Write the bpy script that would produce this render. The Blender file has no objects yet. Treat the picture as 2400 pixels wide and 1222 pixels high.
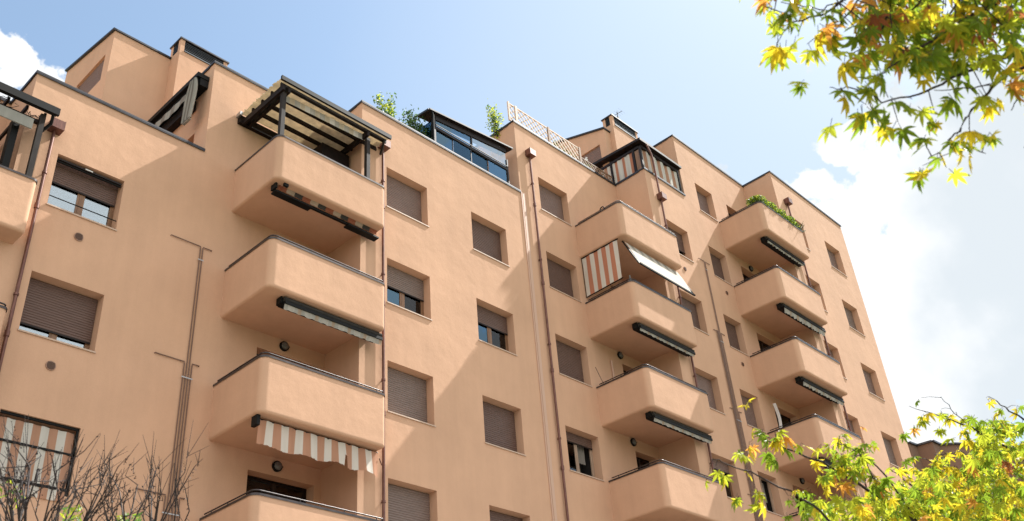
import bpy, math, random
from mathutils import Matrix, Vector
R_ = math.radians
random.seed(7)
scn = bpy.context.scene
col = scn.collection

# ------------------------------------------------------------------ camera
CAM = Vector((0, 0, 1.6))
A_, B_, C_ = R_(122.68867), R_(-48.70543), R_(-4.96399)
ROT = Matrix.Rotation(B_, 3, 'Z') @ Matrix.Rotation(A_, 3, 'X') @ Matrix.Rotation(C_, 3, 'Z')
FPX = 2302.157
cd = bpy.data.cameras.new("camera"); cam = bpy.data.objects.new("camera", cd); col.objects.link(cam)
cd.sensor_width = 36.0; cd.lens = 36.0 * FPX / 2400.0; cd.clip_start = 0.05; cd.clip_end = 3000
cam.matrix_world = Matrix.Translation(CAM) @ ROT.to_4x4()
cd.dof.use_dof = True; cd.dof.focus_distance = 22.0; cd.dof.aperture_fstop = 7.1
scn.camera = cam

# ------------------------------------------------------------------ light
SUN = Vector((4.6, -1.0, 5.75)).normalized()
EXPOSURE = 1.31
SKY = 0.10
sd = bpy.data.lights.new("sun", 'SUN'); sd.energy = 3.9; sd.angle = R_(0.55); sd.color = (1.0, 0.968, 0.905)
so = bpy.data.objects.new("sun", sd); col.objects.link(so)
so.rotation_euler = SUN.to_track_quat('Z', 'Y').to_euler(); so.location = (40, -20, 60)
scn.view_settings.view_transform = 'Standard'; scn.view_settings.look = 'None'
scn.view_settings.exposure = EXPOSURE; scn.view_settings.gamma = 1

def ray(px, py):
    return ROT @ Vector(((px - 1200) / FPX, -(py - 611) / FPX, -1.0))
def at(px, py, d):
    return CAM + ray(px, py) * d

world = bpy.data.worlds.new("World"); scn.world = world; world.use_nodes = True
nt = world.node_tree; nt.nodes.clear()
class NT:
    def __init__(s, tree): s.t = tree
    def n(s, typ, **kw):
        x = s.t.nodes.new(typ)
        for k, v in kw.items():
            if k.startswith('i_'):
                x.inputs[k[2:].replace('_', ' ')].default_value = v
            else: setattr(x, k, v)
        return x
    def l(s, a, b): s.t.links.new(a, b)
    def m(s, op, a, b=None, clamp=False):
        x = s.t.nodes.new('ShaderNodeMath'); x.operation = op; x.use_clamp = clamp
        for i, v in enumerate((a, b)):
            if v is None: continue
            if hasattr(v, 'links'): s.l(v, x.inputs[i])
            else: x.inputs[i].default_value = v
        return x.outputs[0]
    def mix(s, f, a, b, bt='MIX'):
        x = s.t.nodes.new('ShaderNodeMix'); x.data_type = 'RGBA'; x.blend_type = bt
        for i, v in ((0, f), (6, a), (7, b)):
            if hasattr(v, 'links'): s.l(v, x.inputs[i])
            else: x.inputs[i].default_value = v if i == 0 else (*v, 1)
        return x.outputs[2]
w = NT(nt)
sky = w.n('ShaderNodeTexSky', sky_type='NISHITA', sun_disc=False)
sky.sun_elevation = math.asin(SUN.z); sky.sun_rotation = math.atan2(SUN.x, SUN.y)
sky.air_density = 1.0; sky.dust_density = 1.5; sky.ozone_density = 1.0
geo = w.n('ShaderNodeTexCoord')
nrm = w.n('ShaderNodeVectorMath', operation='NORMALIZE'); w.l(geo.outputs['Generated'], nrm.inputs[0])
DIR = nrm.outputs[0]
# big soft cloud bodies, each a direction in the sky and an angular radius
blobs = [(1925, 430, .035), (1960, 355, .035), (1995, 318, .018), (2010, 500, .085), (2150, 450, .085), (2230, 375, .045),
         (2310, 350, .05), (2400, 350, .07), (2500, 400, .12), (2330, 520, .13), (2160, 620, .13), (2060, 700, .08),
         (2300, 760, .15), (2470, 620, .14), (2190, 850, .07), (2290, 900, .05), (2120, 950, .04), (2080, 850, .05),
         (2440, 790, .05), (-30, 205, .032), (15, 185, .014), (-130, 260, .09), (60, 160, .008)]
n1 = w.n('ShaderNodeTexNoise', i_Scale=9.0, i_Detail=10.0, i_Roughness=0.56); w.l(DIR, n1.inputs['Vector'])
mask = None
for px, py, r in blobs:
    c = ray(px, py).normalized()
    d = w.n('ShaderNodeVectorMath', operation='DISTANCE'); w.l(DIR, d.inputs[0]); d.inputs[1].default_value = c
    v = w.m('SUBTRACT', 1.0, w.m('DIVIDE', d.outputs['Value'], r))
    mask = v if mask is None else w.m('MAXIMUM', mask, v)
# added unseen white cloud behind the viewer, fill light for the fronts
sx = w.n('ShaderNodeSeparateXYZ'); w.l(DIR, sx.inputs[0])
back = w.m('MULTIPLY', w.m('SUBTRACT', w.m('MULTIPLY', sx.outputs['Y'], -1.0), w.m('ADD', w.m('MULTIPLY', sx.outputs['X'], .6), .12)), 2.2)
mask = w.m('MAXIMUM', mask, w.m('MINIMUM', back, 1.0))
mm = w.m('ADD', w.m('MULTIPLY', mask, 0.55), w.m('MULTIPLY', w.m('SUBTRACT', n1.outputs['Fac'], 0.5), 2.5))
mr = w.n('ShaderNodeMapRange', interpolation_type='SMOOTHSTEP'); w.l(mm, mr.inputs['Value'])
mr.inputs['From Min'].default_value = -0.02; mr.inputs['From Max'].default_value = 0.07
n2 = w.n('ShaderNodeTexNoise', i_Scale=5.0, i_Detail=6.0, i_Roughness=0.5); w.l(DIR, n2.inputs['Vector'])
r2 = w.n('ShaderNodeMapRange', interpolation_type='SMOOTHSTEP'); w.l(n2.outputs['Fac'], r2.inputs['Value'])
r2.inputs['From Min'].default_value = 0.38; r2.inputs['From Max'].default_value = 0.60
CB = 1 / SKY
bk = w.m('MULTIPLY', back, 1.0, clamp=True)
ccol = w.mix(r2.outputs[0], (.45 * CB, .455 * CB, .46 * CB), (.325 * CB, .353 * CB, .376 * CB))
# hazy summer air: whitens the blue towards the sun's side
dt = w.n('ShaderNodeVectorMath', operation='DOT_PRODUCT'); w.l(DIR, dt.inputs[0]); dt.inputs[1].default_value = ray(2100, 500).normalized()
hz = w.n('ShaderNodeMapRange'); w.l(dt.outputs['Value'], hz.inputs['Value'])
hz.inputs['From Min'].default_value = 0.84; hz.inputs['From Max'].default_value = 1.0
hz.inputs['To Min'].default_value = 0.16; hz.inputs['To Max'].default_value = 0.80
air = w.mix(1.0, sky.outputs[0], (.92, 1.01, .97), 'MULTIPLY')
hazy = w.mix(hz.outputs[0], air, (.262 * CB, .312 * CB, .372 * CB))
ccol = w.mix(bk, ccol, (.56 * CB, .555 * CB, .55 * CB))  # the added cloud behind the viewer is brightened for more fill
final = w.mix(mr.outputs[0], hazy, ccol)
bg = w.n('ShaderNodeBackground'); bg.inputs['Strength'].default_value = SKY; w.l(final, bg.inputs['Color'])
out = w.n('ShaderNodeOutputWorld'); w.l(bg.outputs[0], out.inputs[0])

# ------------------------------------------------------------------ materials
def newmat(name):
    m = bpy.data.materials.new(name); m.use_nodes = True
    t = NT(m.node_tree); p = m.node_tree.nodes['Principled BSDF']
    return m, t, p
def mat(name, c, rough=0.6, metal=0.0, var=0.0, scale=20.0, bump=0.0, bscale=80.0, stretch=None, spec=0.5, c2=None, detail=4):
    m, t, p = newmat(name)
    p.inputs['Base Color'].default_value = (*c, 1); p.inputs['Roughness'].default_value = rough
    p.inputs['Metallic'].default_value = metal; p.inputs['Specular IOR Level'].default_value = spec
    tc = t.n('ShaderNodeTexCoord'); mp = t.n('ShaderNodeMapping'); t.l(tc.outputs['Object'], mp.inputs[0])
    if stretch: mp.inputs['Scale'].default_value = stretch
    if var or c2:
        no = t.n('ShaderNodeTexNoise', i_Scale=scale, i_Detail=float(detail)); t.l(mp.outputs[0], no.inputs['Vector'])
        lo = tuple(x * (1 - var) for x in c); hi = c2 or tuple(min(1, x * (1 + var)) for x in c)
        rr = t.n('ShaderNodeMapRange'); t.l(no.outputs['Fac'], rr.inputs['Value'])
        rr.inputs['From Min'].default_value = .32; rr.inputs['From Max'].default_value = .68
        t.l(t.mix(rr.outputs[0], lo, hi), p.inputs['Base Color'])
    if bump:
        nb = t.n('ShaderNodeTexNoise', i_Scale=bscale, i_Detail=3.0); t.l(mp.outputs[0], nb.inputs['Vector'])
        bp = t.n('ShaderNodeBump'); bp.inputs['Strength'].default_value = bump; bp.inputs['Distance'].default_value = .01
        t.l(nb.outputs['Fac'], bp.inputs['Height']); t.l(bp.outputs[0], p.inputs['Normal'])
    return m
def stucco(name, base):
    m, t, p = newmat(name)
    p.inputs['Roughness'].default_value = .92; p.inputs['Specular IOR Level'].default_value = .2
    g = t.n('ShaderNodeNewGeometry')
    a = t.n('ShaderNodeTexNoise', i_Scale=.55, i_Detail=5.0, i_Roughness=.6); t.l(g.outputs['Position'], a.inputs['Vector'])
    mp = t.n('ShaderNodeMapping'); mp.inputs['Scale'].default_value = (3.0, 3.0, .35); t.l(g.outputs['Position'], mp.inputs[0])
    b = t.n('ShaderNodeTexNoise', i_Scale=1.0, i_Detail=5.0, i_Roughness=.65); t.l(mp.outputs[0], b.inputs['Vector'])
    c = t.n('ShaderNodeTexNoise', i_Scale=60.0, i_Detail=3.0); t.l(g.outputs['Position'], c.inputs['Vector'])
    f = t.m('ADD', t.m('MULTIPLY', a.outputs['Fac'], .5), t.m('ADD', t.m('MULTIPLY', b.outputs['Fac'], .3), t.m('MULTIPLY', c.outputs['Fac'], .2)))
    rr = t.n('ShaderNodeMapRange'); t.l(f, rr.inputs['Value']); rr.inputs['From Min'].default_value = .36; rr.inputs['From Max'].default_value = .64
    t.l(t.mix(rr.outputs[0], tuple(x * .885 for x in base), tuple(x * 1.05 for x in base)), p.inputs['Base Color'])
    h1 = t.n('ShaderNodeTexNoise', i_Scale=2.2, i_Detail=4.0, i_Roughness=.55); t.l(g.outputs['Position'], h1.inputs['Vector'])
    h2 = t.n('ShaderNodeTexNoise', i_Scale=110.0, i_Detail=2.0); t.l(g.outputs['Position'], h2.inputs['Vector'])
    h = t.m('ADD', t.m('MULTIPLY', h1.outputs['Fac'], .013), t.m('MULTIPLY', h2.outputs['Fac'], .0011))
    bp = t.n('ShaderNodeBump'); bp.inputs['Strength'].default_value = 1; bp.inputs['Distance'].default_value = 1.0
    t.l(h, bp.inputs['Height']); t.l(bp.outputs[0], p.inputs['Normal'])
    return m
M = {}
M['stucco'] = stucco('orange_render', (.605, .371, .246))
M['brown'] = stucco('brown_brick', (.20, .125, .09))
M['cap'] = mat('grey_sheet_metal', (.055, .055, .062), .42, .6, var=.25, scale=3)
M['coping'] = mat('dark_coping', (.06, .05, .05), .35, .5, var=.3, scale=5)
M['rail'] = mat('rail_metal', (.22, .20, .19), .28, .9)
M['pipe'] = mat('copper_pipe', (.15, .066, .05), .42, .45, var=.3, scale=9, stretch=(4, 4, .6))
M['joint'] = mat('joint_cover', (.55, .355, .26), .6)
M['conduit'] = mat('brown_conduit', (.18, .105, .075), .5, .2)
M['clamp'] = mat('clamp_steel', (.4, .4, .4), .4, .8)
def shutm(name, c):
    return mat(name, c, .55, 0, var=.13, scale=3.5, stretch=(1, 1, 7), detail=6)
M['sh_brown'] = shutm('shutter_brown', (.125, .072, .057))
M['sh_taupe'] = shutm('shutter_taupe', (.20, .13, .11))
M['sh_grey'] = shutm('shutter_grey', (.19, .135, .115))
M['wood'] = mat('window_wood', (.22, .115, .06), .5, var=.3, scale=6, stretch=(1, 1, .2))
M['palewood'] = mat('weathered_wood', (.36, .25, .18), .6, var=.3, scale=6, stretch=(1, 1, .2))
M['darkwood'] = mat('dark_stained_wood', (.012, .007, .006), .6, var=.4, scale=8, spec=.15)
M['postwood'] = mat('worn_dark_post', (.012, .009, .008), .65, c2=(.035, .027, .023), spec=.2, scale=14, stretch=(1, 1, .25))
M['doorwood'] = mat('door_wood', (.018, .008, .006), .5, var=.3, scale=6)
M['sill'] = mat('sill_stone', (.50, .36, .27), .5, var=.1)
M['black'] = mat('black_metal', (.006, .006, .006), .6, 0, spec=.2)
M['darkbrown'] = mat('bronze_frame', (.016, .010, .009), .5, 0, spec=.25)
M['vent'] = mat('vent_brown', (.10, .055, .04), .6)
M['ventring'] = mat('vent_ring', (.34, .2, .14), .6)
M['lampglass'] = mat('lamp_glass', (.11, .105, .10), .25)
M['louver'] = mat('louver_metal', (.09, .10, .11), .35, .7)
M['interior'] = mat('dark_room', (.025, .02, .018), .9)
M['trellis'] = mat('trellis_wood', (.66, .52, .42), .7, var=.2)
M['trellisdark'] = mat('trellis_post', (.26, .16, .10), .7, var=.25)
M['bark'] = mat('bark', (.06, .042, .03), .85, var=.4, scale=30, bump=.5)
M['twig'] = mat('twig_bark', (.022, .012, .009), .7, var=.4, scale=25)
M['paving'] = mat('paving', (.21, .19, .165), .9, var=.15, scale=2)
M['road'] = mat('asphalt', (.055, .054, .052), .9, var=.2, scale=4)
M['grass'] = mat('lawn', (.09, .12, .04), .95, var=.4, scale=8)
M['terra'] = mat('terracotta', (.32, .14, .08), .8, var=.15)
M['whiteplastic'] = mat('white_plastic', (.75, .74, .72), .45)

def fabric(name, c, tr=.35, var=.12):
    m, t, p = newmat(name)
    g = t.n('ShaderNodeTexCoord')
    mp = t.n('ShaderNodeMapping'); mp.inputs['Scale'].default_value = (6, 6, .8); t.l(g.outputs['Object'], mp.inputs[0])
    no = t.n('ShaderNodeTexNoise', i_Scale=1.0, i_Detail=5.0); t.l(mp.outputs[0], no.inputs['Vector'])
    cc = t.mix(no.outputs['Fac'], tuple(x * (1 - var) for x in c), tuple(min(1, x * (1 + var)) for x in c))
    p.inputs['Roughness'].default_value = .9; p.inputs['Specular IOR Level'].default_value = .1; t.l(cc, p.inputs['Base Color'])
    tl = t.n('ShaderNodeBsdfTranslucent'); t.l(cc, tl.inputs[0])
    mx = t.n('ShaderNodeMixShader'); mx.inputs[0].default_value = tr
    t.l(p.outputs[0], mx.inputs[1]); t.l(tl.outputs[0], mx.inputs[2])
    t.l(mx.outputs[0], m.node_tree.nodes['Material Output'].inputs[0])
    return m
M['bamboo'] = fabric('reed_matting', (.68, .60, .46), .45, var=.35)
M['fab_white'] = fabric('fabric_cream', (.74, .70, .63))
M['fab_orange'] = fabric('fabric_orange', (.56, .24, .15))
M['fab_tan'] = fabric('fabric_tan', (.54, .30, .20), var=.2)
M['fab_grey'] = fabric('fabric_grey', (.44, .43, .39), var=.3)
M['fab_rust'] = fabric('fabric_rust', (.33, .12, .07), var=.3)
M['fab_dim'] = fabric('fabric_dim', (.07, .065, .06), var=.3)
M['fab_sand'] = fabric('fabric_sand', (.46, .36, .27), var=.3)
M['fab_pale'] = fabric('fabric_pale', (.52, .50, .45), var=.25)
M['fab_grey2'] = fabric('fabric_grey_dark', (.30, .27, .24), var=.3)
M['curtain'] = fabric('net_curtain', (.92, .93, .94), .3)

def glassm(name, refl, tint=(.75, .8, .85), gc=(.95, .97, 1)):
    m, t, p = newmat(name)
    t.t.nodes.remove(p)
    gl = t.n('ShaderNodeBsdfGlossy'); gl.inputs['Roughness'].default_value = .015; gl.inputs['Color'].default_value = (*gc, 1)
    tr = t.n('ShaderNodeBsdfTransparent'); tr.inputs[0].default_value = (*tint, 1)
    lw = t.n('ShaderNodeFresnel'); lw.inputs['IOR'].default_value = 1.5
    f = t.m('ADD', lw.outputs[0], refl, clamp=True)
    mx = t.n('ShaderNodeMixShader'); t.l(f, mx.inputs[0]); t.l(tr.outputs[0], mx.inputs[1]); t.l(gl.outputs[0], mx.inputs[2])
    t.l(mx.outputs[0], m.node_tree.nodes['Material Output'].inputs[0])
    return m
M['glass'] = glassm('window_glass', .10)
M['glass_sky'] = glassm('coated_glass', .30, gc=(.24, .40, .54))
M['glass_curtained'] = glassm('curtained_glass', .12, (.92, .96, 1), gc=(.24, .40, .54))
M['glass_pale'] = glassm('pale_glass', .42, gc=(.62, .70, .74))
M['glass_dark'] = glassm('dim_glass', .0, (.5, .5, .5))

def leafm(name, c, tr=.5):
    m, t, p = newmat(name)
    g = t.n('ShaderNodeTexCoord'); no = t.n('ShaderNodeTexNoise', i_Scale=30.0, i_Detail=2.0); t.l(g.outputs['Object'], no.inputs['Vector'])
    cc = t.mix(no.outputs['Fac'], tuple(x * .75 for x in c), tuple(min(1, x * 1.25) for x in c))
    t.l(cc, p.inputs['Base Color']); p.inputs['Roughness'].default_value = .42; p.inputs['Specular IOR Level'].default_value = .4
    tl = t.n('ShaderNodeBsdfTranslucent')
    tc = t.mix(.5, cc, tuple(min(1, x * 1.7) for x in c)); t.l(tc, tl.inputs[0])
    mx = t.n('ShaderNodeMixShader'); mx.inputs[0].default_value = tr
    t.l(p.outputs[0], mx.inputs[1]); t.l(tl.outputs[0], mx.inputs[2])
    t.l(mx.outputs[0], m.node_tree.nodes['Material Output'].inputs[0])
    return m
M['lf_green'] = leafm('leaf_green', (.17, .25, .02), .68)
M['lf_lime'] = leafm('leaf_lime', (.36, .40, .03), .68)
M['lf_yellow'] = leafm('leaf_yellow', (.56, .46, .03), .62)
M['lf_orange'] = leafm('leaf_orange', (.60, .30, .06), .6)
M['lf_red'] = leafm('leaf_russet', (.34, .12, .05), .55)
M['lf_dark'] = leafm('leaf_dark', (.035, .075, .015), .3)
M['lf_mid'] = leafm('leaf_mid', (.10, .19, .04), .4)
M['lf_grey'] = leafm('leaf_rosemary', (.11, .15, .08), .3)

# ------------------------------------------------------------------ mesh helpers
WL = {}      # world location of every object made here (nothing is rotated)
def tag(o, label=None, cat=None, group=None, kind=None):
    if label: o['label'] = label
    if cat: o['category'] = cat
    if group: o['group'] = group
    if kind: o['kind'] = kind
    return o
def empty(name, loc, parent=None):
    o = bpy.data.objects.new(name, None); col.objects.link(o); o.empty_display_size = .2
    loc = Vector(loc); WL[o.name] = loc
    if parent: o.parent = parent; o.location = loc - WL[parent.name]
    else: o.location = loc
    return o
class MB:
    def __init__(s): s.v = []; s.f = []; s.m = []; s.mats = []; s.sm = []
    def mi(s, m):
        if m not in s.mats: s.mats.append(m)
        return s.mats.index(m)
    def face(s, pts, m, sm=False):
        b = len(s.v); s.v += [tuple(p) for p in pts]; s.f.append(tuple(range(b, b + len(pts)))); s.m.append(s.mi(m)); s.sm.append(sm)
    def grid(s, rows, m, sm=True, closed=False, cm=None):
        b = len(s.v); nr = len(rows); nc = len(rows[0])
        for r in rows: s.v += [tuple(p) for p in r]
        for i in range(nr - 1):
            for j in range(nc if closed else nc - 1):
                k = (j + 1) % nc
                s.f.append((b + i * nc + j, b + i * nc + k, b + (i + 1) * nc + k, b + (i + 1) * nc + j))
                s.m.append(s.mi(cm(j) if cm else m)); s.sm.append(sm)
    def box(s, x0, x1, y0, y1, z0, z1, m):
        P = [(x, y, z) for x in (x0, x1) for y in (y0, y1) for z in (z0, z1)]
        b = len(s.v); s.v += P
        for f in ((0, 1, 3, 2), (4, 6, 7, 5), (0, 4, 5, 1), (2, 3, 7, 6), (0, 2, 6, 4), (1, 5, 7, 3)):
            s.f.append(tuple(b + i for i in f)); s.m.append(s.mi(m)); s.sm.append(False)
    def bar(s, p, q, w, h, m, up=(0, 0, 1)):
        p = Vector(p); q = Vector(q); d = (q - p).normalized(); sd_ = d.cross(Vector(up))
        if sd_.length < 1e-4: sd_ = d.cross(Vector((1, 0, 0)))
        sd_.normalize(); u = sd_.cross(d).normalized()
        b = len(s.v)
        for c in (p, q):
            for a, e in ((-1, -1), (1, -1), (1, 1), (-1, 1)): s.v.append(tuple(c + sd_ * (a * w / 2) + u * (e * h / 2)))
        for f in ((3, 2, 1, 0), (4, 5, 6, 7), (0, 1, 5, 4), (1, 2, 6, 5), (2, 3, 7, 6), (3, 0, 4, 7)):
            s.f.append(tuple(b + i for i in f)); s.m.append(s.mi(m)); s.sm.append(False)
    def tube(s, pts, r, m, n=8, caps=True):
        pts = [Vector(p) for p in pts]; rows = []
        if not isinstance(r, (list, tuple)): r = [r] * len(pts)
        prev = None
        for i, p in enumerate(pts):
            a = pts[max(0, i - 1)]; c = pts[min(len(pts) - 1, i + 1)]; d = (c - a).normalized()
            if prev is None:
                prev = d.cross(Vector((.13, .21, 1)) if abs(d.z) < .9 else Vector((1, .1, 0)))
            u = (prev - d * prev.dot(d)).normalized(); prev = u; v = d.cross(u)
            rows.append([p + (u * math.cos(2 * math.pi * k / n) + v * math.sin(2 * math.pi * k / n)) * r[i] for k in range(n)])
        s.grid(rows, m, True, True)
        if caps: s.face(rows[0][::-1], m); s.face(rows[-1], m)
    def disc(s, c, nrm_, r, th, m, n=20, dome=0):
        c = Vector(c); nn = Vector(nrm_).normalized(); u = nn.cross(Vector((.3, .2, 1))).normalized(); v = nn.cross(u)
        ring = lambda rr, o: [c + nn * o + (u * math.cos(2 * math.pi * k / n) + v * math.sin(2 * math.pi * k / n)) * rr for k in range(n)]
        rows = [ring(r, 0), ring(r, th)]
        if dome:
            for a in (.3, .6, .85): rows.append(ring(r * math.cos(a * 1.45), th + dome * math.sin(a * 1.45)))
        s.grid(rows, m, bool(dome), True); s.face(rows[-1], m)
    def build(s, name, parent=None, origin=None, kind=None):
        if origin is None:
            xs = [p[0] for p in s.v]; ys = [p[1] for p in s.v]; zs = [p[2] for p in s.v]
            origin = ((min(xs) + max(xs)) / 2, (min(ys) + max(ys)) / 2, min(zs))
        og = Vector(origin)
        me = bpy.data.meshes.new(name)
        me.from_pydata([(p[0] - og.x, p[1] - og.y, p[2] - og.z) for p in s.v], [], s.f)
        for m in s.mats: me.materials.append(M[m])
        me.polygons.foreach_set('material_index', s.m); me.polygons.foreach_set('use_smooth', s.sm)
        me.update()
        o = bpy.data.objects.new(name, me); col.objects.link(o); WL[o.name] = og
        if parent: o.parent = parent; o.location = og - WL[parent.name]
        else: o.location = og
        if kind: o['kind'] = kind
        return o

# ------------------------------------------------------------------ ground
g = MB(); g.face([(-300, -300, -.02), (400, -300, -.02), (400, 400, -.02), (-300, 400, -.02)], 'grass'); g.build('ground', kind='structure')
g = MB()
g.box(-40, 90, -9, 11, -.3, .0, 'paving'); g.build('pavement', kind='structure')
g = MB(); g.box(-60, 120, -17, -9, -.3, -.012, 'road'); g.build('road', kind='structure')
g = MB(); g.box(-10, 60, 11, 17.7, -.3, .03, 'paving'); g.build('forecourt', kind='structure')

# ------------------------------------------------------------------ the apartment building
ZS = 2.985                      # storey height
YZ, YA, YB, YE, YG = 19.13, 17.79, 16.45, 15.09, 13.74
XA, XB, XC, XE, XE2, XG, XR = 5.02, 12.97, 19.42, 24.92, 27.5, 32.65, 38.88
def T(k): return 15.67 + ZS * k  # window heads
def H(k): return 17.52 + ZS * k  # parapet tops
bld = empty('apartment_building', (20, 17, 0))
tag(bld, 'long orange-pink rendered apartment block stepping forward bay by bay with stacked balconies', 'apartment building')
wall = MB()
holes = {}
def addhole(y, x0, x1, z0, z1): holes.setdefault(y, []).append((x0, x1, z0, z1))
DEP = .25
wins = []   # (y, x0, x1, ztop, h, frac, style, shutter)
def W(y, x0, x1, k, frac, style='wood', sh='sh_brown', h=1.34):
    zt = T(k); addhole(y, x0, x1, zt - h - .03, zt); wins.append((y, x0, x1, zt, h, frac, style, sh))
W(YA, 5.81, 7.32, 0, .42, 'rail', 'sh_brown'); W(YA, 5.81, 7.32, -1, .77, 'rail', 'sh_brown')
addhole(YA, 5.81, 7.32, T(-2) - 1.37, T(-2))
for k, fr, st in ((1, 1, ''), (0, .48, 'sky'), (-1, 1, ''), (-2, .78, 'sky'), (-3, 1, '')): W(YB, 13.84, 15.33, k, fr, st or 'wood', 'sh_taupe' if k == 1 else 'sh_grey')
for k, fr, st in ((1, 1, ''), (0, .42, 'curtain'), (-1, 1, ''), (-2, 1, ''), (-3, 1, '')): W(YB, 17.08, 18.56, k, fr, st or 'wood', 'sh_brown' if k else 'sh_brown')
for k, fr, st in ((2, 1, ''), (1, 1, ''), (0, 1, ''), (-1, .22, 'open'), (-2, 1, '')): W(YB, 20.40, 21.87, k, fr, st or 'wood', 'sh_taupe' if k == 2 else 'sh_brown')
for k, fr, st in ((2, .62, 'wood'), (1, .88, 'wood'), (0, 1, 'wood'), (-1, .25, 'sky'), (-2, 1, 'wood')): W(YE, 25.68, 27.10, k, fr, st, 'sh_taupe' if k < 1 else 'sh_brown')
for k, fr, st in ((3, 1, ''), (2, .72, ''), (1, .93, ''), (0, 1, ''), (-1, .0, 'open'), (-2, .6, '')): W(YE, 28.47, 29.65, k, fr, st or 'wood', 'sh_taupe' if k in (3, 0) else 'sh_brown')
for k in (3, 2, 1, 0, -1, -2): W(YG, 33.40, 34.55, k, 1 if k != -1 else .7, 'wood', 'sh_taupe')
for k in (3, 2, 1, 0, -1, -2): W(YG, 36.44, 37.80, k, 1, 'wood', 'sh_taupe' if k % 2 else 'sh_grey')
doors = []
def D(y, x0, x1, k, frac=0, h=2.38):
    zt = T(k); addhole(y, x0, x1, zt - h - .03, zt); doors.append((y, x0, x1, zt, h, frac))
for k in (0, -1, -2, -3): D(YA, 11.04, 12.78, k)
for k in (1, 0, -1, -2): D(YB, 23.66, 24.72, k)
for k in (3, 2, 1, 0, -1, -2): D(YE, 30.72, 32.35, k)
for k in (-1, -2, -3, 0): D(YZ, 2.4, 4.2, k)

def panel(y, x0, x1, z0, z1, hs):
    hs = [h for h in hs if h[0] >= x0 and h[1] <= x1 and h[2] >= z0 and h[3] <= z1]
    xs = sorted({x0, x1, *[h[0] for h in hs], *[h[1] for h in hs]}); zs = sorted({z0, z1, *[h[2] for h in hs], *[h[3] for h in hs]})
    for i in range(len(xs) - 1):
        for j in range(len(zs) - 1):
            cx, cz = (xs[i] + xs[i + 1]) / 2, (zs[j] + zs[j + 1]) / 2
            if any(h[0] < cx < h[1] and h[2] < cz < h[3] for h in hs): continue
            wall.face([(xs[i], y, zs[j]), (xs[i + 1], y, zs[j]), (xs[i + 1], y, zs[j + 1]), (xs[i], y, zs[j + 1])], 'stucco')
    d = y + .36
    for a, b, c, e in hs:
        wall.face([(a, y, c), (a, d, c), (a, d, e), (a, y, e)], 'stucco')
        wall.face([(b, y, c), (b, y, e), (b, d, e), (b, d, c)], 'stucco')
        wall.face([(a, y, e), (a, d, e), (b, d, e), (b, y, e)], 'stucco')
        wall.face([(a, y, c), (b, y, c), (b, d, c), (a, d, c)], 'stucco')
def side(x, y0, y1, z0, z1, m='stucco'):
    wall.face([(x, y1, z0), (x, y0, z0), (x, y0, z1), (x, y1, z1)], m)
BACK = 27.0
# front panels (one per roof height), left faces, right face, back, terraces
panel(YZ, -6, XA, 0, H(0), holes.get(YZ, []))
panel(YA, XA, 9.14, 0, H(0), holes[YA]); panel(YA, 9.14, XB, 0, H(1), holes[YA])
panel(YB, XB, XC, 0, H(1), holes[YB]); panel(YB, XC, XE, 0, H(2), holes[YB])
panel(YE, XE, XE2, 0, H(2), holes[YE]); panel(YE, XE2, XG, 0, H(3), holes[YE])
panel(YG, XG, XR, 0, H(3), holes[YG])
side(XA, YA, YZ, 0, H(0)); side(XB, YB, YA, 0, H(1)); side(XE, YE, YB, 0, H(2)); side(XG, YG, YE, 0, H(3))
side(-6, YZ, BACK, 0, H(0))
def ringside(x, y0, z0, z1, y1=BACK):  # a left face standing above the lower terrace next to it
    wall.face([(x, y1, z0), (x, y0, z0), (x, y0, z1), (x, y1, z1)], 'stucco')
# A2 left face with a door opening in it (top corner shows above the parapet)
dy0, dy1, dz1 = 18.42, 19.35, 18.50
x = 9.14
for (a, b, c, e) in ((YA, dy0, H(0) - 1, H(1)), (dy0, dy1, dz1, H(1)), (dy1, 21.0, H(0) - 1, H(1))):
    wall.face([(x, b, c), (x, a, c), (x, a, e), (x, b, e)], 'stucco')
wall.face([(x, dy0, H(0) - 1), (x + .3, dy0, H(0) - 1), (x + .3, dy0, dz1), (x, dy0, dz1)], 'stucco')
wall.face([(x, dy1, H(0) - 1), (x, dy1, dz1), (x + .3, dy1, dz1), (x + .3, dy1, H(0) - 1)], 'stucco')
wall.face([(x, dy0, dz1), (x + .3, dy0, dz1), (x + .3, dy1, dz1), (x, dy1, dz1)], 'stucco')
wall.face([(x + .3, dy0, H(0) - 1), (x + .3, dy1, H(0) - 1), (x + .3, dy1, dz1), (x + .3, dy0, dz1)], 'wood')
ringside(x, 21.0, H(0) - 1, H(1)); ringside(XC, YB, H(1) - 1, H(2)); ringside(XE2, YE, H(2) - 1, H(3))
wall.face([(XR, YG, 0), (XR, BACK, 0), (XR, BACK, H(3)), (XR, YG, H(3))], 'stucco')
for x0, x1, z in ((-6, 9.14, H(0)), (9.14, XC, H(1)), (XC, XE2, H(2)), (XE2, XR, H(3))):
    wall.face([(x0, BACK, 0), (x0, BACK, z), (x1, BACK, z), (x1, BACK, 0)], 'stucco')
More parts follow.
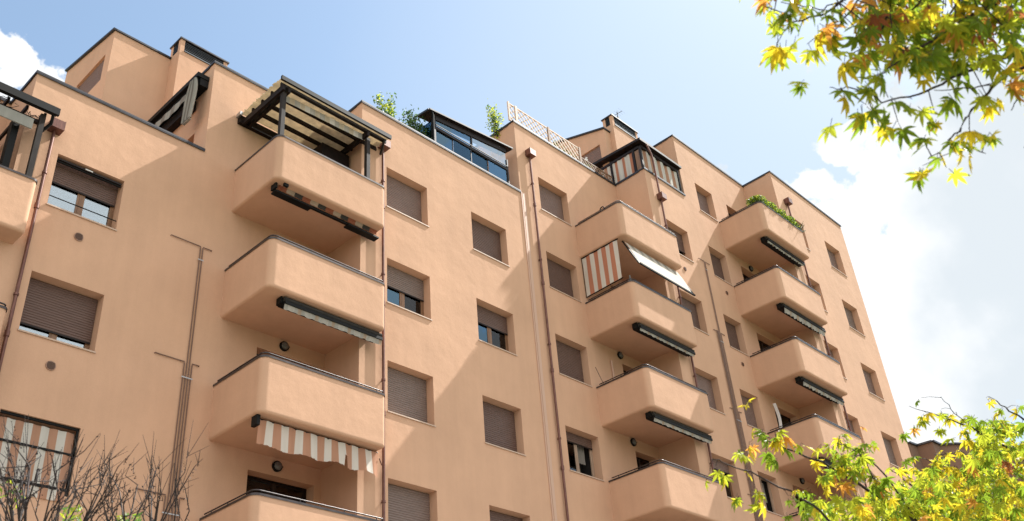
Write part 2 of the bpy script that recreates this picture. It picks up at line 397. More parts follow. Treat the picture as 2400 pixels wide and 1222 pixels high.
# terrace floors one metre below the parapets, plus the inner parapet faces
def terrace(x0, x1, y0, z, open_l=False):
    wall.face([(x0, y0 + .22, z - 1), (x1, y0 + .22, z - 1), (x1, BACK, z - 1), (x0, BACK, z - 1)], 'stucco')
    wall.face([(x0, y0 + .22, z - 1), (x0, y0 + .22, z), (x1, y0 + .22, z), (x1, y0 + .22, z - 1)], 'stucco')
    wall.face([(x0, y0, z), (x1, y0, z), (x1, y0 + .22, z), (x0, y0 + .22, z)], 'stucco')
terrace(-6, XA, YZ, H(0)); terrace(XA, 9.14, YA, H(0)); terrace(9.14, XB, YA, H(1)); terrace(XB, XC, YB, H(1))
terrace(XC, XE, YB, H(2)); terrace(XE, XE2, YE, H(2)); terrace(XE2, XG, YE, H(3)); terrace(XG, XR, YG, H(3))
wl = wall.build('wall', bld)

# parapet caps: one dark sheet-metal strip per edge
def cap(x0, x1, y0, y1, z, ov=.04):
    m = MB(); m.box(x0, x1, y0, y1, z, z + .05, 'cap'); m.box(x0 + .003, x1 - .003, y0 + .003, y0 + .02, z - .03, z, 'cap')
    return m.build('parapet_cap', bld)
def capside(x, y0, y1, z):
    m = MB(); m.box(x - .04, x + .24, y0, y1, z, z + .05, 'cap'); m.box(x - .037, x - .02, y0, y1, z - .03, z, 'cap')
    return m.build('parapet_cap', bld)
o_ = .04
cap(-6, XA - o_ - .002, YZ - o_, YZ + .24, H(0))
cap(XA - o_, 9.14 - .001, YA - o_, YA + .24, H(0)); capside(XA, YA + .242, YZ + .24, H(0))
cap(9.14 - o_, XB - .02, YA - o_, YA + .24, H(1)); capside(9.14, YA + .242, 20.78, H(1))
cap(XB - o_, XC - .001, YB - o_, YB + .24, H(1)); capside(XB, YB + .242, YA + .24, H(1))
cap(XC - o_, XE - .001, YB - o_, YB + .24, H(2)); capside(XC, YB + .242, BACK, H(2))
cap(XE - o_, XE2 - .001, YE - o_, YE + .24, H(2)); capside(XE, YE + .242, YB + .24, H(2))
cap(XE2 - o_, XG - .001, YE - o_, YE + .24, H(3)); capside(XE2, YE + .242, BACK, H(3))
cap(XG - o_, XR + o_, YG - o_, YG + .24, H(3)); capside(XG, YG + .242, YE + .24, H(3))

# ---- windows
def slats(m, x0, x1, zt, zb, y, mt, pitch=.058):
    n = max(1, int(round((zt - zb) / pitch))); p = (zt - zb) / n
    rows = []
    for i in range(n):
        z = zt - i * p
        rows += [[(x0, y + .010, z), (x1, y + .010, z)], [(x0, y - .002, z - p * .25), (x1, y - .002, z - p * .25)],
                 [(x0, y - .003, z - p * .75), (x1, y - .003, z - p * .75)]]
    rows.append([(x0, y + .010, zb), (x1, y + .010, zb)])
    m.grid(rows, mt, False)
def wavy(m, x0, x1, zt, zb, y, mt, amp=.02, per=.11, n=None):
    n = n or max(6, int((x1 - x0) / per * 8)); rows = []
    ph = random.random() * 6
    for j in range(6):
        f = j / 5; z = zt + (zb - zt) * f
        rows.append([(x0 + (x1 - x0) * i / n, y + amp * (.6 + .4 * f) * math.sin(ph + 6.283 * (x1 - x0) / per * i / n + .5 * math.sin(i * .37 + f)), z) for i in range(n + 1)])
    m.grid(rows, mt, True)
def leafframe(m, x0, x1, z0, z1, y, w_, d, mt):
    m.box(x0, x0 + w_, y, y + d, z0, z1, mt); m.box(x1 - w_, x1, y, y + d, z0, z1, mt)
    m.box(x0 + w_, x1 - w_, y, y + d, z1 - w_, z1, mt); m.box(x0 + w_, x1 - w_, y, y + d, z0, z0 + w_, mt)
def window(name, y, x0, x1, zt, h, frac, style, sh, door=False):
    zb = zt - h; yf = y + DEP
    wm = 'doorwood' if door else ('palewood' if style in ('open',) else 'wood')
    m = MB()
    fw = .02 if door else .045
    leafframe(m, x0 + .004, x1 - .004, zb + .001, zt - .004, yf + .02, fw, .06, wm)
    mid = (x0 + x1) / 2
    m.box(mid - .035, mid + .035, yf + .022, yf + .078, zb + .046, zt - .05, wm)
    leafframe(m, x0 + .05, mid - .036, zb + .047, zt - .052, yf + .03, fw, .04, wm)
    if style != 'open' or door: leafframe(m, mid + .036, x1 - .05, zb + .047, zt - .052, yf + .03, fw, .04, wm)
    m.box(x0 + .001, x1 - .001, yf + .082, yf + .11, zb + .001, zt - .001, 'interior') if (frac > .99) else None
    f = m.build(name, bld)
    if frac < .99:
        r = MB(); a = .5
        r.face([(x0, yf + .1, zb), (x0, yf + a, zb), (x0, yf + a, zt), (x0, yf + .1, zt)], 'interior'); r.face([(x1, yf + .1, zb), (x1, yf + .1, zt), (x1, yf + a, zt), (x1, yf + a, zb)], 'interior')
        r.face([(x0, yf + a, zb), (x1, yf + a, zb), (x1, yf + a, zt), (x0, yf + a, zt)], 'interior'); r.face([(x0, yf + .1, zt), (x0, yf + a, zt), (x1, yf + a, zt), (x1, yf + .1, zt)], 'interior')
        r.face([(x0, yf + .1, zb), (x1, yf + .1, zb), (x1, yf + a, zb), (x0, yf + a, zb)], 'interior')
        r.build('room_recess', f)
        gm = {'sky': 'glass_sky', 'rail': 'glass_pale', 'curtain': 'glass_sky'}.get(style, 'glass_dark' if door or style == 'open' else 'glass')
        for a0, a1 in ((x0 + .095, mid - .081), (mid + .081, x1 - .095)):
            if style == 'open' and a0 > mid and not door: continue
            if style in ('sky', 'curtain') and a0 > mid: gm = 'glass_dark'
            p = MB(); p.box(a0, a1, yf + .045, yf + .051, zb + .092, zt - .097, gm); p.build('pane', f)
        if style == 'open' and not door:
            s_ = MB()   # the right casement stands open into the room
            s_.bar((x1 - .06, yf + .06, zb + .05), (x1 - .06, yf + .06, zt - .06), .045, .05, wm); s_.bar((x1 - .22, yf + .42, zb + .05), (x1 - .22, yf + .42, zt - .06), .045, .05, wm)
            s_.build('casement', f)
            c = MB(); wavy(c, mid + .05, x1 - .2, zt - .1, zb + .55, yf + .16, 'fab_grey2', .015, .1); c.build('curtain', f)
        if style in ('curtain',):
            c = MB(); wavy(c, x0 + .08, mid + .34, zt - .05, zb + .03, yf + .15, 'curtain', .02, .12); c.build('curtain', f)
        if style in ('rail', 'sky') and not door:
            c = MB(); wavy(c, mid - .12, mid + .08, zt - .05, zb + .03, yf + .17, 'curtain', .02, .1); c.build('curtain', f)
    if frac > .01:
        s_ = MB(); slats(s_, x0 + .015, x1 - .015, zt - .01, zt - h * frac + (.012 if frac > .99 else 0), yf, sh)
        if frac < .99: s_.box(x0 + .02, x1 - .02, yf - .006, yf + .012, zt - h * frac - .035, zt - h * frac - .001, 'darkbrown')
        s_.build('shutter', f)
    if not door:
        s_ = MB(); s_.box(x0 + .001, x1 - .001, y - .001, yf + .019, zb - .029, zb, 'sill'); s_.box(x0 - .02, x1 + .02, y - .03, y - .0012, zb - .029, zb + .002, 'sill')
        s_.build('sill', f)
    else:
        s_ = MB(); s_.box(x0 + .001, x1 - .001, y - .001, yf + .019, zb - .029, zb, 'sill'); s_.build('threshold', f)
    if style == 'rail' and frac < .6:
        s_ = MB(); s_.tube([(x0, y + .06, zb + .27), (x1, y + .06, zb + .27)], .012, 'black'); s_.build('guard_bar', f)
        s_ = MB(); s_.box(x0 + .03, x1 - .03, y + .05, y + .09, zt - .10, zt - .06, 'darkbrown'); s_.tube([(x0 + .02, y + .1, zt - .12), (x1 - .02, y + .1, zt - .12)], .025, 'black')
        s_.box(mid - .12, mid + .05, y + .03, y + .048, zt - .09, zt - .07, 'whiteplastic'); s_.build('blind_roller', f)
    return f
for wn in wins: window('window', *wn)
for (y, x0, x1, zt, h, fr) in doors: window('balcony_door', y, x0, x1, zt, h, fr, 'open', 'sh_brown', True)
# striped screen filling the lowest window of the left bay
zt = T(-2)
scr = empty('window_screen', (6.5, YA, zt - 1.4)); tag(scr, 'rust and white striped screen on black bars filling the lower left window', 'window screen')
def stripes(m, p00, p10, p01, p11, n, mats, rows=3, sub=3, jit=None):
    # fabric between top edge p00-p10 and bottom edge p01-p11, n stripes
    p00, p10, p01, p11 = map(Vector, (p00, p10, p01, p11)); N = n * sub; R = []
    for j in range(rows + 1):
        f = j / rows; r = []
        for i in range(N + 1):
            g_ = i / N; p = (p00.lerp(p10, g_)).lerp(p01.lerp(p11, g_), f)
            if jit: p = p + Vector(jit(g_, f))
            r.append(p)
        R.append(r)
    m.grid(R, mats[0], True, False, cm=lambda j: mats[(j // sub) % len(mats)])
m = MB(); stripes(m, (5.83, YA + .1, zt - .1), (7.26, YA + .1, zt - .1), (5.83, YA + .02, zt - 1.50), (7.22, YA - .04, zt - 1.50), 9, ['fab_tan', 'fab_white'], 6, 4, lambda g_, f: (0, .012 * math.sin(g_ * 40), 0))
m.build('fabric', scr)
m = MB(); m.box(5.82, 7.31, YA + .04, YA + .08, zt - .57, zt - .53, 'black'); m.box(5.82, 7.26, YA - .02, YA + .02, zt - 1.29, zt - 1.24, 'black')
m.box(7.27, 7.31, YA + .04, YA + .08, zt - 1.36, zt - .04, 'black'); m.box(5.82, 7.31, YA + .04, YA + .08, zt - .05, zt - .005, 'black'); m.build('frame', scr)
m = MB(); m.box(5.82, 7.31, YA + .3, YA + .34, zt - 1.36, zt - .01, 'interior'); m.build('backing', scr)

# ---- balconies
def path(x0, x1, ya, yf, yb, d, r=.165, r2=.10, n=8):
    """plan outline from the back wall at x0 round the front to the pier at x1, inset by d"""
    P = [(x0 + d, ya), (x0 + d, yf + r + .03)]
    rr = max(r - d, .02); cx, cy = x0 + r, yf + r
    for i in range(n + 1):
        a = math.pi + math.pi / 2 * i / n; P.append((cx + rr * math.cos(a), cy + rr * math.sin(a)))
    P.append((x0 + r + .03, yf + r - rr)); P.append((x1 - max(r2, d + .012) - .03, yf + (d if r2 > d + .012 else max(r2, d + .012) - .012)))
    rr = max(r2 - d, .012); cx, cy = x1 - max(r2, d + .012), yf + max(r2, d + .012)
    for i in range(n + 1):
        a = -math.pi / 2 + math.pi / 2 * i / n; P.append((cx + rr * math.cos(a), cy + rr * math.sin(a)))
    P.append((x1 - d, cy + .03)); P.append((x1 - d, yb))
    return P
def balcony(x0, x1, ya, yf, yb, xin, zt, rail='dark', h=1.27):
    zb = zt - h; m = MB(); fr = .065; rows = []
    for i in range(7):
        a = math.pi / 2 * i / 6; d = fr * (1 - math.sin(a)); z = zb + fr * (1 - math.cos(a))
        rows.append([(x, y, z) for x, y in path(x0, x1, ya, yf, yb, d)])
    rows.append([(x, y, zb + fr + .02) for x, y in path(x0, x1, ya, yf, yb, 0)])
    rows.append([(x, y, zt - .45) for x, y in path(x0, x1, ya, yf, yb, 0)])
    rows.append([(x, y, zt) for x, y in path(x0, x1, ya, yf, yb, 0)])
    m.grid(rows, 'stucco', True)
    inn = path(x0, x1, ya, yf, yb, .15)
    m.grid([[(x, y, zt) for x, y in path(x0, x1, ya, yf, yb, 0)], [(x, y, zt) for x, y in inn]], 'stucco', False)
    m.grid([[(x, y, zt) for x, y in inn], [(x, y, zb + .2) for x, y in inn]], 'stucco', True)
    b0 = path(x0, x1, ya, yf, yb, fr)
    soff = [(x, y, zb) for x, y in b0] + [(xin, yb, zb), (xin, ya, zb)]
    m.face(soff[::-1], 'stucco')
    m.face([(x, y, zb + .2) for x, y in inn] + [(xin, yb, zb + .2), (xin, ya, zb + .2)], 'stucco')
    b = m.build('balcony', bld)
    c = MB(); po = path(x0, x1, ya, yf, yb, -.018); pi = path(x0, x1, ya, yf, yb, .165)
    c.grid([[(x, y, zt - .02) for x, y in po], [(x, y, zt + .028) for x, y in po], [(x, y, zt + .03) for x, y in pi], [(x, y, zt - .02) for x, y in pi]], 'coping', False)
    c.build('coping', b)
    if rail:
        t_ = MB(); pr = path(x0, x1, ya, yf, yb, .03)
        pr[0] = (pr[0][0], ya - .1); pr[-1] = (pr[-1][0], yb - .03)
        t_.tube([(x, y, zt + .095) for x, y in pr], .016, 'coping' if rail == 'dark' else 'rail', 8)
        L = [(x0 + .03, ya - .35), (x0 + .03, (ya + yf) / 2), ((x0 * 2 + x1) / 3, yf + .03), ((x0 + 2 * x1) / 3, yf + .03), (x1 - .25, yf + .03)]
        for x, y in L: t_.tube([(x, y, zt + .02), (x, y, zt + .095)], .012, 'coping', 6)
        t_.build('handrail', b)
    return b
def BT(k): return 14.37 + ZS * k
YF = {'Z': 17.24, 'A': 15.90, 'B': 14.56, 'E': 13.22}
for k in (1, 0, -1, -2, -3): balcony(10.03, 13.33, YA, YF['A'], YB, XB, BT(k), '' if k == 1 else 'dark')
for k in (2, 1, 0, -1, -2): balcony(22.12, 25.38, YB, YF['B'], YE, XE, BT(k) - .02 + (.05 if k == 2 else 0), 'light' if k == 2 else 'dark')
for k in (3, 2, 1, 0, -1, -2): balcony(29.78, 33.08, YE, YF['E'], YG, XG, BT(k) - .05, 'dark')
for k in (0, -1, -2): balcony(2.1, 5.37, YZ, YF['Z'], YA, XA, BT(k), '' if k == 0 else 'dark')

# ---- downpipes with hopper heads
def downpipe(x, y, ztop, zbot=0.1, hop=True, bends=()):
    m = MB(); yy = y - .075
    m.tube([(x, yy, ztop), (x, yy, zbot)], .036, 'pipe', 10)
    for z in [ztop - 1.2 - 2.98 * i for i in range(8) if ztop - 1.2 - 2.98 * i > zbot]:
        m.tube([(x, yy, z), (x, yy, z + .05)], .052, 'pipe', 10); m.box(x - .012, x + .012, y - .05, y, z + .012, z + .036, 'pipe')
        m.tube([(x, yy, z - .9), (x, yy, z - .78)], .05, 'pipe', 10)
    p = m.build('downpipe', bld)
    if hop:
        h = MB(); x0, x1, y0, y1, z0, z1 = x - .13, x + .15, y - .24, y - .002, ztop - .05, ztop + .20
        h.box(x0, x0 + .012, y0, y1, z0, z1, 'pipe'); h.box(x1 - .012, x1, y0, y1, z0, z1, 'pipe')
        h.box(x0 + .012, x1 - .012, y0, y0 + .012, z0, z1 - .02, 'pipe'); h.box(x0 + .012, x1 - .012, y0 + .012, y1, z0, z0 + .012, 'pipe')
        h.box(x0 + .012, x1 - .012, y1 - .012, y1, z0 + .012, z1, 'pipe')
        h.tube([(x, y + .05, z1 - .05), (x, y - .1, z1 - .05)], .045, 'pipe', 10)
        h.build('hopper_head', p)
    return p
downpipe(5.60, YA, 16.17); downpipe(13.65, YB, 19.20); downpipe(19.99, YB, 22.27)
downpipe(25.57, YE, 22.38); downpipe(33.42, YG, 25.15)
# expansion joint cover between the two middle bays
m = MB(); m.box(19.43, 19.47, YB - .03, YB - .001, 0, H(1) + .02, 'joint'); m.box(19.50, 19.62, YB - .022, YB - .001, 0, H(1) + .02, 'joint'); m.box(19.47, 19.50, YB - .008, YB - .001, 0, H(1) + .02, 'stucco')
m.build('expansion_joint_cover', bld)

# ---- conduit bundles
def bundle(x, y, levels, left, right, n0=2):
    """copper-brown conduits that gather storey by storey and run down the wall"""
    cnt = 0
    lx = x - .03
    for k, z in enumerate(levels):
        for s_, L in ((-1, left), (1, right)):
            if L <= 0: continue
            off = (k + .5) * .062 * s_
            m = MB(); e = x + s_ * (L + .0)
            m.tube([(e, y, z), (e, y - .03, z), (x + off, y - .03, z), (x + off, y - .03, z - .03), (x + off, y - .03, .2)], .0125, 'conduit', 6)
            m.build('conduit', bld)
        m = MB(); w_ = (k + 1) * .062 + .01
        m.box(x - w_ if left > 0 else x - .02, x + w_, y - .046, y - .043, z - .38, z - .355, 'clamp'); m.build('conduit_clamp', bld)
    return
bundle(9.36, YA, [T(0) - .92, T(-1) - .95, T(-2) - .95], .78, .26)
bundle(27.87, YE, [T(2) - 1.0, T(1) - 1.0, T(0) - 1.0, T(-1) - 1.0], .36, .33)
for k in range(4):
    m = MB(); m.tube([(27.69 + k * .032, YE - .045, 17.7 - (k % 3) * .02), (27.66 + k * .032, YE - .045, .2)], .010, 'conduit', 6); m.build('conduit', bld)
# ---- round wall vents
def vent(x, y, z, r=.09):
    m = MB(); m.disc((x, y, z), (0, -1, 0), r, .02, 'ventring'); m.disc((x, y - .021, z), (0, -1, 0), r * .82, .004, 'vent')
    for i in range(-3, 4): m.box(x - r * .7, x + r * .7, y - .034, y - .026, z + i * r * .21 - .003, z + i * r * .21 + .003, 'conduit')
    m.build('round_vent', bld)
for v in ((6.57, YA, 13.82), (6.53, YA, 10.79), (26.4, YE, 19.73), (29.09, YE, 19.76), (29.08, YE, 16.79)): vent(*v, r=.10 if v[1] == YA else .085)

# ---- penthouses and chimneys on the roof
def penthouse(x0, x1, y0, y1, z0, zf, zr, win):
    m = MB()
    m.face([(x0, y0, z0), (x1, y0, z0), (x1, y0, zf), (x0, y0, zf)], 'stucco')
    a, b, c, e = win   # ya, yb, zlow, zhigh on the left face
    L = lambda y, z: (x0, y, z)
    zt_ = lambda y: zf + (zr - zf) * (y - y0) / (y1 - y0)
    m.face([L(a, z0), L(y0, z0), L(y0, zf), L(a, zt_(a))], 'stucco'); m.face([L(y1, z0), L(b, z0), L(b, zt_(b)), L(y1, zr)], 'stucco')
    m.face([L(b, z0), L(a, z0), L(a, c), L(b, c)], 'stucco'); m.face([L(b, e), L(a, e), L(a, zt_(a)), L(b, zt_(b))], 'stucco')
    i = x0 + .10
    m.face([L(a, c), (i, a, c), (i, a, e), L(a, e)], 'stucco'); m.face([L(b, c), L(b, e), (i, b, e), (i, b, c)], 'stucco')
    m.face([L(a, e), (i, a, e), (i, b, e), L(b, e)], 'stucco'); m.face([L(a, c), L(b, c), (i, b, c), (i, a, c)], 'stucco')
    m.face([(x1, y0, z0), (x1, y1, z0), (x1, y1, zr), (x1, y0, zf)], 'stucco'); m.face([(x0, y1, z0), (x0, y1, zr), (x1, y1, zr), (x1, y1, z0)], 'stucco')
    m.face([(x0, y0, zf), (x1, y0, zf), (x1, y1, zr), (x0, y1, zr)], 'stucco')
    p = m.build('penthouse', bld)
    s_ = MB(); rows = []
    n = 24
    for k in range(n):
        z = e - (e - c) * k / n; dz = (e - c) / n
        rows += [[(x0 + .08, a, z), (x0 + .08, b, z)], [(x0 + .065, a, z - dz * .3), (x0 + .065, b, z - dz * .3)], [(x0 + .065, a, z - dz * .7), (x0 + .065, b, z - dz * .7)]]
    s_.grid(rows, 'sh_taupe', False); s_.build('shutter', p)
    c_ = MB(); c_.bar((x0 - .02, y0 - .04, zf + .03), (x0 - .02, y1, zr + .03), .1, .06, 'cap'); c_.build('roof_edge', p)
    c_ = MB(); c_.box(x0 + .032, x1, y0 - .045, y0 + .08, zf + .001, zf + .06, 'cap'); c_.build('roof_edge', p)
penthouse(7.56, 11.5, 20.80, 24.0, H(0) - 1, 22.92, 23.62, (21.17, 22.9, 21.30, 22.28))
penthouse(25.10, 27.4, 16.67, 20.5, H(2) - 1, 26.50, 27.72, (16.98, 18.6, 24.3, 25.92))
def chimney(x0, x1, y0, y1, z0, z1):
    m = MB(); lb = z1 - .42
    m.box(x0, x1, y0, y1, z0, lb, 'stucco')
    for a, b in ((x0, x0 + .13), (x1 - .13, x1)):
        m.box(a, b, y0, y0 + .13, lb, z1, 'stucco'); m.box(a, b, y1 - .13, y1, lb, z1, 'stucco')
    m.box(x0 + .10, x1 - .10, y0 + .14, y1 - .14, lb, z1, 'interior')
    c = m.build('chimney', bld)
    l = MB()
    for i in range(6):
        z = lb + .05 + i * .06; l.box(x0 + .131, x1 - .131, y0 + .005, y0 + .05, z, z + .012, 'louver'); l.box(x0 + .005, x0 + .05, y0 + .131, y1 - .131, z, z + .012, 'louver')
    l.box(x0 + .131, x1 - .131, y0 - .03, y0 + .03, lb - .02, lb + .02, 'louver')
    l.build('louver', c)
    t_ = MB(); t_.box(x0 - .04, x1 + .04, y0 - .04, y1 + .04, z1 + .001, z1 + .05, 'cap'); t_.build('chimney_cap', c)
chimney(9.28, 10.83, 20.30, 20.86, H(1) - 1, 23.40)
chimney(25.46, 27.13, 16.45, 16.92, H(2) - 1, 27.28)

# ------------------------------------------------------------------ wall lamps
def walllamp(x, y, z, label):
    e = empty('wall_lamp', (x, y, z - .12)); tag(e, label, 'wall lamp', 'round wall lamps in the loggias')
    m = MB(); m.disc((x, y - .001, z), (0, -1, 0), .125, .05, 'black'); m.build('housing', e)
    m = MB(); m.disc((x, y - .052, z), (0, -1, 0), .098, .01, 'lampglass', dome=.05); m.build('diffuser', e)
    m = MB(); m.box(x - .13, x + .13, y - .075, y - .052, z - .008, z + .008, 'black'); m.build('guard', e)
walllamp(11.76, YA, 12.93, 'round lamp on the wall above the third balcony of the left stack')
walllamp(11.76, YA, 9.92, 'round lamp under the torn striped drop awning, left stack')
walllamp(23.58, YB, 15.93, 'round lamp above the third balcony of the middle stack')
walllamp(23.60, YB, 12.94, 'round lamp above the fourth balcony of the middle stack')
walllamp(31.50, YE, 21.80, 'round lamp under the hedge balcony of the right stack')
walllamp(31.48, YE, 12.98, 'round lamp under the lowest balcony of the right stack, by yellow leaves')

# ------------------------------------------------------------------ awnings under the balconies
def rollawning(x0, x1, y, z, label, val=.14, style='grey', wav=.012, drop=.17):
    e = empty('retracted_awning', ((x0 + x1) / 2, y, z - .3)); tag(e, label, 'awning', 'rolled awnings under the balconies')
    m = MB(); m.tube([(x0 + .04, y, z - .09), (x1 - .04, y, z - .09)], .065, 'fab_grey2' if style != 'bright' else 'fab_orange', 12); m.build('fabric_roll', e)
    m = MB(); m.box(x0, x0 + .04, y - .09, y + .09, z - .17, z - .001, 'black'); m.tube([(x0 - .01, y - .02, z - .09), (x0 + .06, y - .02, z - .09)], .085, 'black', 12); m.build('bracket', e)
    m = MB(); m.box(x1 - .04, x1, y - .09, y + .09, z - .17, z - .001, 'black'); m.build('bracket', e)
    zb = z - drop
    m = MB(); m.tube([(x0 + .05, y - .13, z - .075), (x1 - .02, y - .13, z - .075)], .058, 'fab_dim', 12); m.build('rolled_cloth', e)
    m = MB(); m.box(x0 + .05, x1 - .02, y - .20, y - .10, zb - .045, zb + .03, 'black'); m.box(x0 + .06, x1 - .06, y - .10, y + .12, zb + .0, zb + .03, 'black'); m.build('front_bar', e)
    m = MB(); N = 96; fa = ['fab_grey', 'fab_pale', 'fab_pale', 'fab_grey', 'fab_sand'] if style == 'grey' else ['fab_orange', 'fab_white']
    sc = 11 if wav > .015 else 30
    stripes(m, (x0 + .05, y - .17, zb - .045), (x1 - .02, y - .17, zb - .045), (x0 + .05, y - .14, zb - .02 - val), (x1 - .02, y - .14, zb - .02 - val), 30, fa, 3, 4,
            lambda g_, f: (0, wav * f * math.sin(g_ * 90 + math.sin(g_ * 17)), (-.5 * wav * f * (1 + math.sin(g_ * 60))) if f > .9 else 0))
    m.build('valance', e)
    return e
rollawning(10.52, 13.36, 16.22, 13.10, 'rolled awning with faded pale valance under the second balcony, left stack', .14)
rollawning(22.42, 25.40, 14.93, BT(1) - 1.30, 'grey rolled awning under the second balcony, middle stack', .09)
rollawning(22.38, 25.42, 14.93, BT(0) - 1.30, 'pale grey rolled awning under the third balcony, middle stack', .11)
rollawning(30.15, 33.0, 13.66, BT(3) - 1.33, 'short-frilled rolled awning under the hedge balcony, right stack', .08, wav=.02)
rollawning(30.08, 33.2, 13.66, BT(2) - 1.33, 'long grey frilled awning under the second balcony, right stack', .2, wav=.025)
rollawning(30.08, 33.1, 13.66, BT(1) - 1.33, 'frilled grey awning under the third balcony, right stack', .13, wav=.022)
rollawning(30.08, 33.1, 13.66, BT(0) - 1.33, 'rolled awning half hidden by yellow maple leaves, right stack', .12, wav=.015)
# top-left balcony: striped valance above a black bar
e = empty('retracted_awning', (11.8, 16.25, 15.8)); tag(e, 'red and white striped awning roll with black arms under the pergola balcony', 'awning', 'rolled awnings under the balconies')
zz = BT(1) - 1.27
m = MB(); stripes(m, (10.28, 16.13, zz - .01), (13.26, 16.13, zz - .01), (10.28, 16.16, zz - .12), (13.26, 16.16, zz - .12), 13, ['fab_rust', 'fab_sand', 'fab_dim'], 4, 3, lambda g_, f: (0, .03 * math.sin(f * 3), 0)); m.build('fabric_roll', e)
m = MB(); m.box(10.2, 13.3, 16.2, 16.27, zz - .17, zz - .11, 'black'); m.build('front_bar', e)
for a, b in ((10.2, 11.25), (12.35, 13.32)):
    m = MB(); m.box(a, b, 16.14, 16.34, zz - .21, zz - .171, 'black'); m.build('arm', e)
m = MB(); m.box(10.16, 10.21, 16.1, 16.3, zz - .15, zz - .001, 'black'); m.build('bracket', e)
m = MB(); m.box(10.32, 10.44, 15.98, 16.04, zz - .08, zz - .0005, 'black'); m.build('hook', e)
# torn striped drop awning
e = empty('drop_awning', (11.7, 16.1, 9.4)); tag(e, 'torn rust and cream striped drop awning hanging under the third balcony, left stack', 'awning')
zz = BT(-1) - 1.27
def torn(g_, f):
    z = 0; x = 0
    if f > .99: z = .03 * math.sin(g_ * 23) + random.uniform(-.012, .012) - .02 * math.sin(g_ * 7)
    if abs(g_ - .705) < .012: z += .26 * f
    if g_ > .97: x = -.03 * f
    return (x, .03 * math.sin(g_ * 26) * f + .01 * math.sin(g_ * 70), z)
m = MB(); stripes(m, (10.17, 16.12, zz - .06), (13.27, 16.12, zz - .06), (10.14, 16.10, zz - .60), (13.30, 16.10, zz - .60), 17, ['fab_tan', 'fab_white'], 6, 6, torn); m.build('fabric', e)
m = MB(); m.tube([(10.1, 16.16, zz - .06), (13.28, 16.16, zz - .06)], .035, 'darkbrown'); m.build('roller', e)
m = MB(); m.box(10.08, 10.16, 16.05, 16.25, zz - .22, zz - .001, 'black'); m.build('bracket', e)
m = MB(); m.bar((13.3, 16.1, zz - .2), (13.5, 15.96 + .3, zz - .25), .02, .02, 'pipe'); m.build('bracket', e)
# middle stack: side screen and projecting awning
e = empty('projecting_awning', (23.9, 14.7, 17.9)); tag(e, 'white projecting awning opened out below the top balcony, middle stack', 'awning')
zz = BT(2) + .03 - 1.27
m = MB(); stripes(m, (22.45, 14.82, zz - .04), (25.38, 14.82, zz - .04), (22.45, 14.66, zz - .38), (25.38, 14.66, zz - .38), 13, ['fab_white', 'fab_grey'], 2, 3)
stripes(m, (22.45, 14.66, zz - .38), (25.38, 14.66, zz - .38), (22.45, 14.36, zz - 1.10), (25.38, 14.36, zz - 1.16), 13, ['fab_white', 'fab_white'], 4, 3); m.build('fabric', e)
m = MB(); m.bar((22.43, 14.35, zz - 1.12), (25.42, 14.35, zz - 1.18), .05, .05, 'black'); m.build('front_bar', e)
for xx in (22.40, 25.36):
    m = MB(); m.bar((xx, 14.86, zz - .03), (xx, 14.37, zz - 1.12), .04, .04, 'black'); m.build('arm', e)
e = empty('side_screen', (22.2, 15.6, 17.5)); tag(e, 'rust and white striped side screen closing the second balcony, middle stack', 'side screen')
m = MB(); stripes(m, (22.18, 16.40, zz - .03), (22.18, 14.92, zz - .03), (22.18, 16.40, zz - 1.50), (22.18, 14.94, zz - 1.46), 9, ['fab_white', 'fab_orange'], 5, 4, lambda g_, f: (.012 * math.sin(g_ * 20 + f * 3), 0, 0)); m.build('fabric', e)
m = MB(); m.tube([(22.18, 16.42, zz - .025), (22.18, 14.88, zz - .025)], .022, 'black'); m.tube([(22.18, 16.42, zz - 1.52), (22.18, 14.9, zz - 1.49)], .018, 'black')
m.tube([(22.18, 16.42, zz - .02), (22.18, 16.42, zz - 1.52)], .01, 'black'); m.build('frame', e)
# the awning folded against the roof terrace wall (upper left)
e = empty('terrace_awning', (8.8, 19.2, 18.4)); tag(e, 'long black cassette with bunched grey striped awning on the upper left terrace wall', 'awning')
m = MB(); m.box(8.80, 9.13, 17.98, 20.7, 19.98, 20.12, 'black'); m.box(8.90, 9.13, 18.0, 20.7, 19.74, 19.979, 'black'); m.build('cassette', e)
m = MB(); R = []
for j in range(7):
    f = j / 6; R.append([(8.80 + .04 * math.sin(i * 1.9), 18.05 + .12 + (.22 + .30 * math.sin(min(1, f * 2.2) * 1.57) - .16 * f) * 1.15 * (i / 56 - .5) + .13 * f, 19.95 - 1.30 * f) for i in range(57)])
m.grid(R, 'fab_grey', True, cm=lambda j: 'fab_pale' if j % 4 < 2 else 'fab_grey2'); m.build('bunched_fabric', e)
m = MB(); stripes(m, (8.86, 18.4, 19.80), (8.86, 20.6, 19.80), (8.84, 18.4, 19.52), (8.84, 20.6, 19.50), 9, ['fab_grey', 'fab_grey2'], 3, 3, lambda g_, f: (.01 * math.sin(g_ * 30), 0, .03 * math.sin(g_ * 12) * f)); m.build('valance', e)
m = MB(); m.box(8.95, 9.12, 18.5, 20.6, 19.3, 19.62, 'darkwood'); m.build('shutter_box', e)
m = MB(); m.box(8.80, 8.86, 18.14, 18.46, 18.615, 18.64, 'fab_grey'); m.build('bottom_bar', e)

